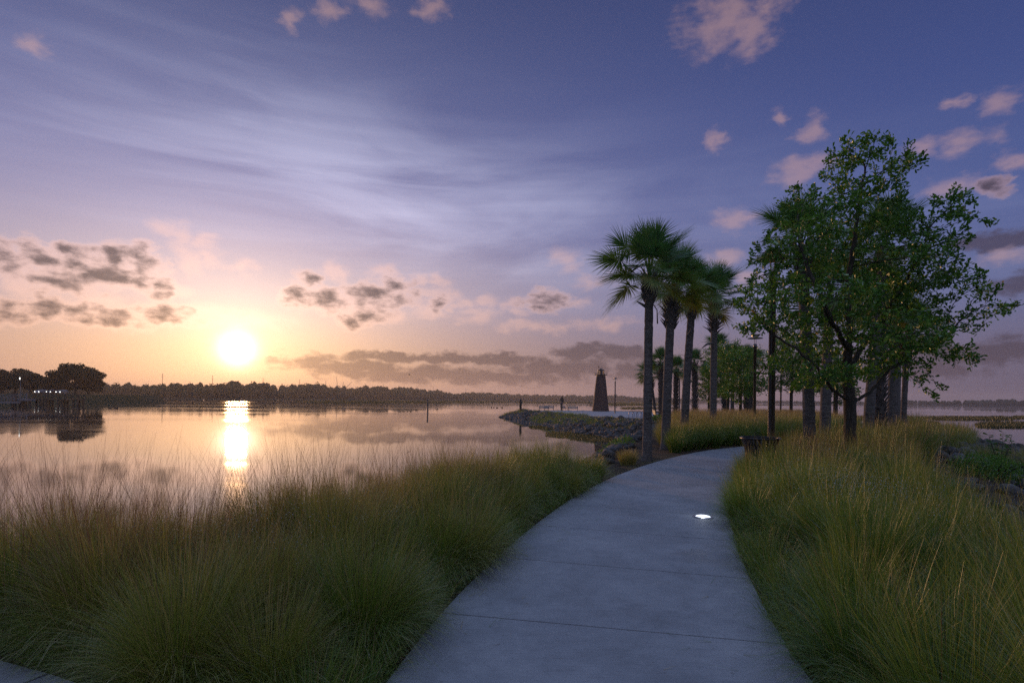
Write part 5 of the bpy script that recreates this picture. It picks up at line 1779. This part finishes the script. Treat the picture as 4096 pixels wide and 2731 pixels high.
B0 = make_bench(M_SLAT)
BENCH = [(2176, 101, 2.9, 'park bench at the far left end of the point'), (2196, 104, -.2, 'park bench facing the lake, next to the one at the far left end'),
         (2262, 104, 1.2, 'park bench just right of the standing person'), (2292, 100, 3.0, 'park bench between the standing person and the lighthouse'),
         (2822, 47, -1.25, 'pale slatted bench seen side-on just left of the fourth palm trunk'), (2628, 60, 1.5, 'bench end peeking out right of the first palm trunk'),
         (3272, 36, .1, 'pale slatted bench seen from behind between two palm trunks'), (3150, 84, .8, 'distant bench beside the far plaza, left one'), (3196, 82, -.4, 'distant bench beside the far plaza, right one')]
for i, (px, D, rz, lab) in enumerate(BENCH):
    o = B0 if i == 0 else copy_tree(B0)
    p = at(px, 1640, D); o.location = (p.x, p.y, float(road_z(p.x, p.y)) - .01); o.rotation_euler = (0, 0, rz)
    tag(o, lab, 'bench', 'park benches on the promontory')
mb = MB(); mb.tube([(0, -.32, 0), (0, -.33, .42), (0, -.2, .72), (0, .05, .80), (0, .25, .68), (0, .32, .45), (0, .30, .2), (0, .32, 0)], .024, 7)
hoop = mb.mesh('bike_rack', True)
for i, px in enumerate((2526, 2541, 2557, 2574, 2590)):
    p = at(px, 1645, 67 - i * .6); o = link('bike_rack', hoop, M_BLACK, None, (p.x, p.y, float(road_z(p.x, p.y)))); o.rotation_euler = (0, 0, 1.1)
    tag(o, 'dark curved bike rack hoop, %s from the left in the row before the palms' % ORD[i], 'bike rack', 'bike rack hoops in a row')


# ------------------------------------------------------------------ person
def build_person():
    D = 105.; p = at(2246, 1643, D); g = float(road_z(p.x, p.y)) + .01
    o = empty('person', (p.x, p.y, g), -.3); tag(o, 'person in dark top and shorts seen from behind, arms raised to the face', 'person')
    J = dict(pelvis=(0, 0, .92), waist=(0, 0, 1.08), chest=(0, 0, 1.32), neck=(0, 0, 1.48), head0=(0, .01, 1.56), head=(0, .01, 1.68), htop=(0, 0, 1.76),
             shl=(-.19, 0, 1.42), ell=(-.27, .10, 1.20), wrl=(-.12, .30, 1.46), hal=(-.06, .33, 1.54), shr=(.19, 0, 1.42), elr=(.27, .10, 1.20), wrr=(.12, .30, 1.46), har=(.06, .33, 1.54),
             hil=(-.10, 0, .90), knl=(-.11, .02, .50), anl=(-.12, -.02, .09), fol=(-.13, .16, .04), hir=(.10, 0, .90), knr=(.12, .02, .50), anr=(.14, -.02, .09), fo_r=(.15, .16, .04))
    Rr = dict(pelvis=.14, waist=.13, chest=.16, neck=.06, head0=.075, head=.095, htop=.06, shl=.065, ell=.045, wrl=.032, hal=.04, shr=.065, elr=.045, wrr=.032, har=.04,
              hil=.09, knl=.058, anl=.042, fol=.04, hir=.09, knr=.058, anr=.042, fo_r=.04)
    E = [('pelvis', 'waist'), ('waist', 'chest'), ('chest', 'neck'), ('neck', 'head0'), ('head0', 'head'), ('head', 'htop'), ('chest', 'shl'), ('shl', 'ell'), ('ell', 'wrl'), ('wrl', 'hal'), ('chest', 'shr'), ('shr', 'elr'), ('elr', 'wrr'), ('wrr', 'har'),
         ('pelvis', 'hil'), ('hil', 'knl'), ('knl', 'anl'), ('anl', 'fol'), ('pelvis', 'hir'), ('hir', 'knr'), ('knr', 'anr'), ('anr', 'fo_r')]
    names = list(J)

    def skin(name, J_, E_, R_, m, parent):
        nm = [n for n in names if any(n in e for e in E_)]
        me = bpy.data.meshes.new(name); me.from_pydata([J_[n] for n in nm], [(nm.index(a), nm.index(b)) for a, b in E_], [])
        ob = link(name, me, m, parent)
        md = ob.modifiers.new('skin', 'SKIN'); me.skin_vertices or None
        if not me.skin_vertices:
            pass
        for i, n in enumerate(nm):
            me.skin_vertices[0].data[i].radius = (R_[n], R_[n])
        me.skin_vertices[0].data[0].use_root = True
        ob.modifiers.new('sub', 'SUBSURF').render_levels = 1
        return ob
    M_SKIN = mat('skin', (.30, .19, .14), .6)
    try:
        skin('body', J, E, Rr, M_SKIN, o)
    except Exception:
        mb = MB()
        for a, b in E: mb.tube([J[a], J[b]], [Rr[a], Rr[b]], 8)
        mb.build('body', M_SKIN, o)
    mb = MB(); mb.lathe([(.165, .92), (.155, 1.05), (.165, 1.2), (.185, 1.36), (.15, 1.46), (.07, 1.51)], 14); s = mb.build('shirt', mat('dark_shirt', (.035, .03, .035), .8), o, smooth=True); s.scale = (1.12, .78, 1)
    for sd in (-1, 1):
        mb = MB(); mb.tube([(sd * .19, 0, 1.43), (sd * .25, .07, 1.27)], [.085, .07], 10); mb.build('sleeve', s.data.materials[0], o, smooth=True)
    mb = MB()
    for sd in (-1, 1): mb.tube([(sd * .08, 0, .96), (sd * .105, .01, .75), (sd * .12, .02, .52)], [.125, .115, .105], 12)
    mb.build('shorts', mat('khaki_shorts', (.14, .12, .09), .85), o, smooth=True)
    mb = MB(); mb.lathe([(.085, 1.62), (.104, 1.68), (.095, 1.75), (.05, 1.79), (.01, 1.80)], 12); mb.build('hair', mat('dark_hair', (.02, .016, .014), .7), o, smooth=True)


build_person()


# ------------------------------------------------------------------ haze over the lake
def build_haze():
    mb = MB(); mb.box((0, 400, 30), (7200, 7200, 68))
    m = bpy.data.materials.new('haze'); m.use_nodes = True; t = m.node_tree; t.nodes.clear()
    o = t.nodes.new('ShaderNodeOutputMaterial'); v = t.nodes.new('ShaderNodeVolumePrincipled')
    v.inputs['Color'].default_value = (.9, .88, .9, 1); v.inputs['Density'].default_value = .00022; v.inputs['Anisotropy'].default_value = .45
    t.links.new(v.outputs[0], o.inputs['Volume'])
    tag(mb.build('haze', m), kind='stuff')


build_haze()
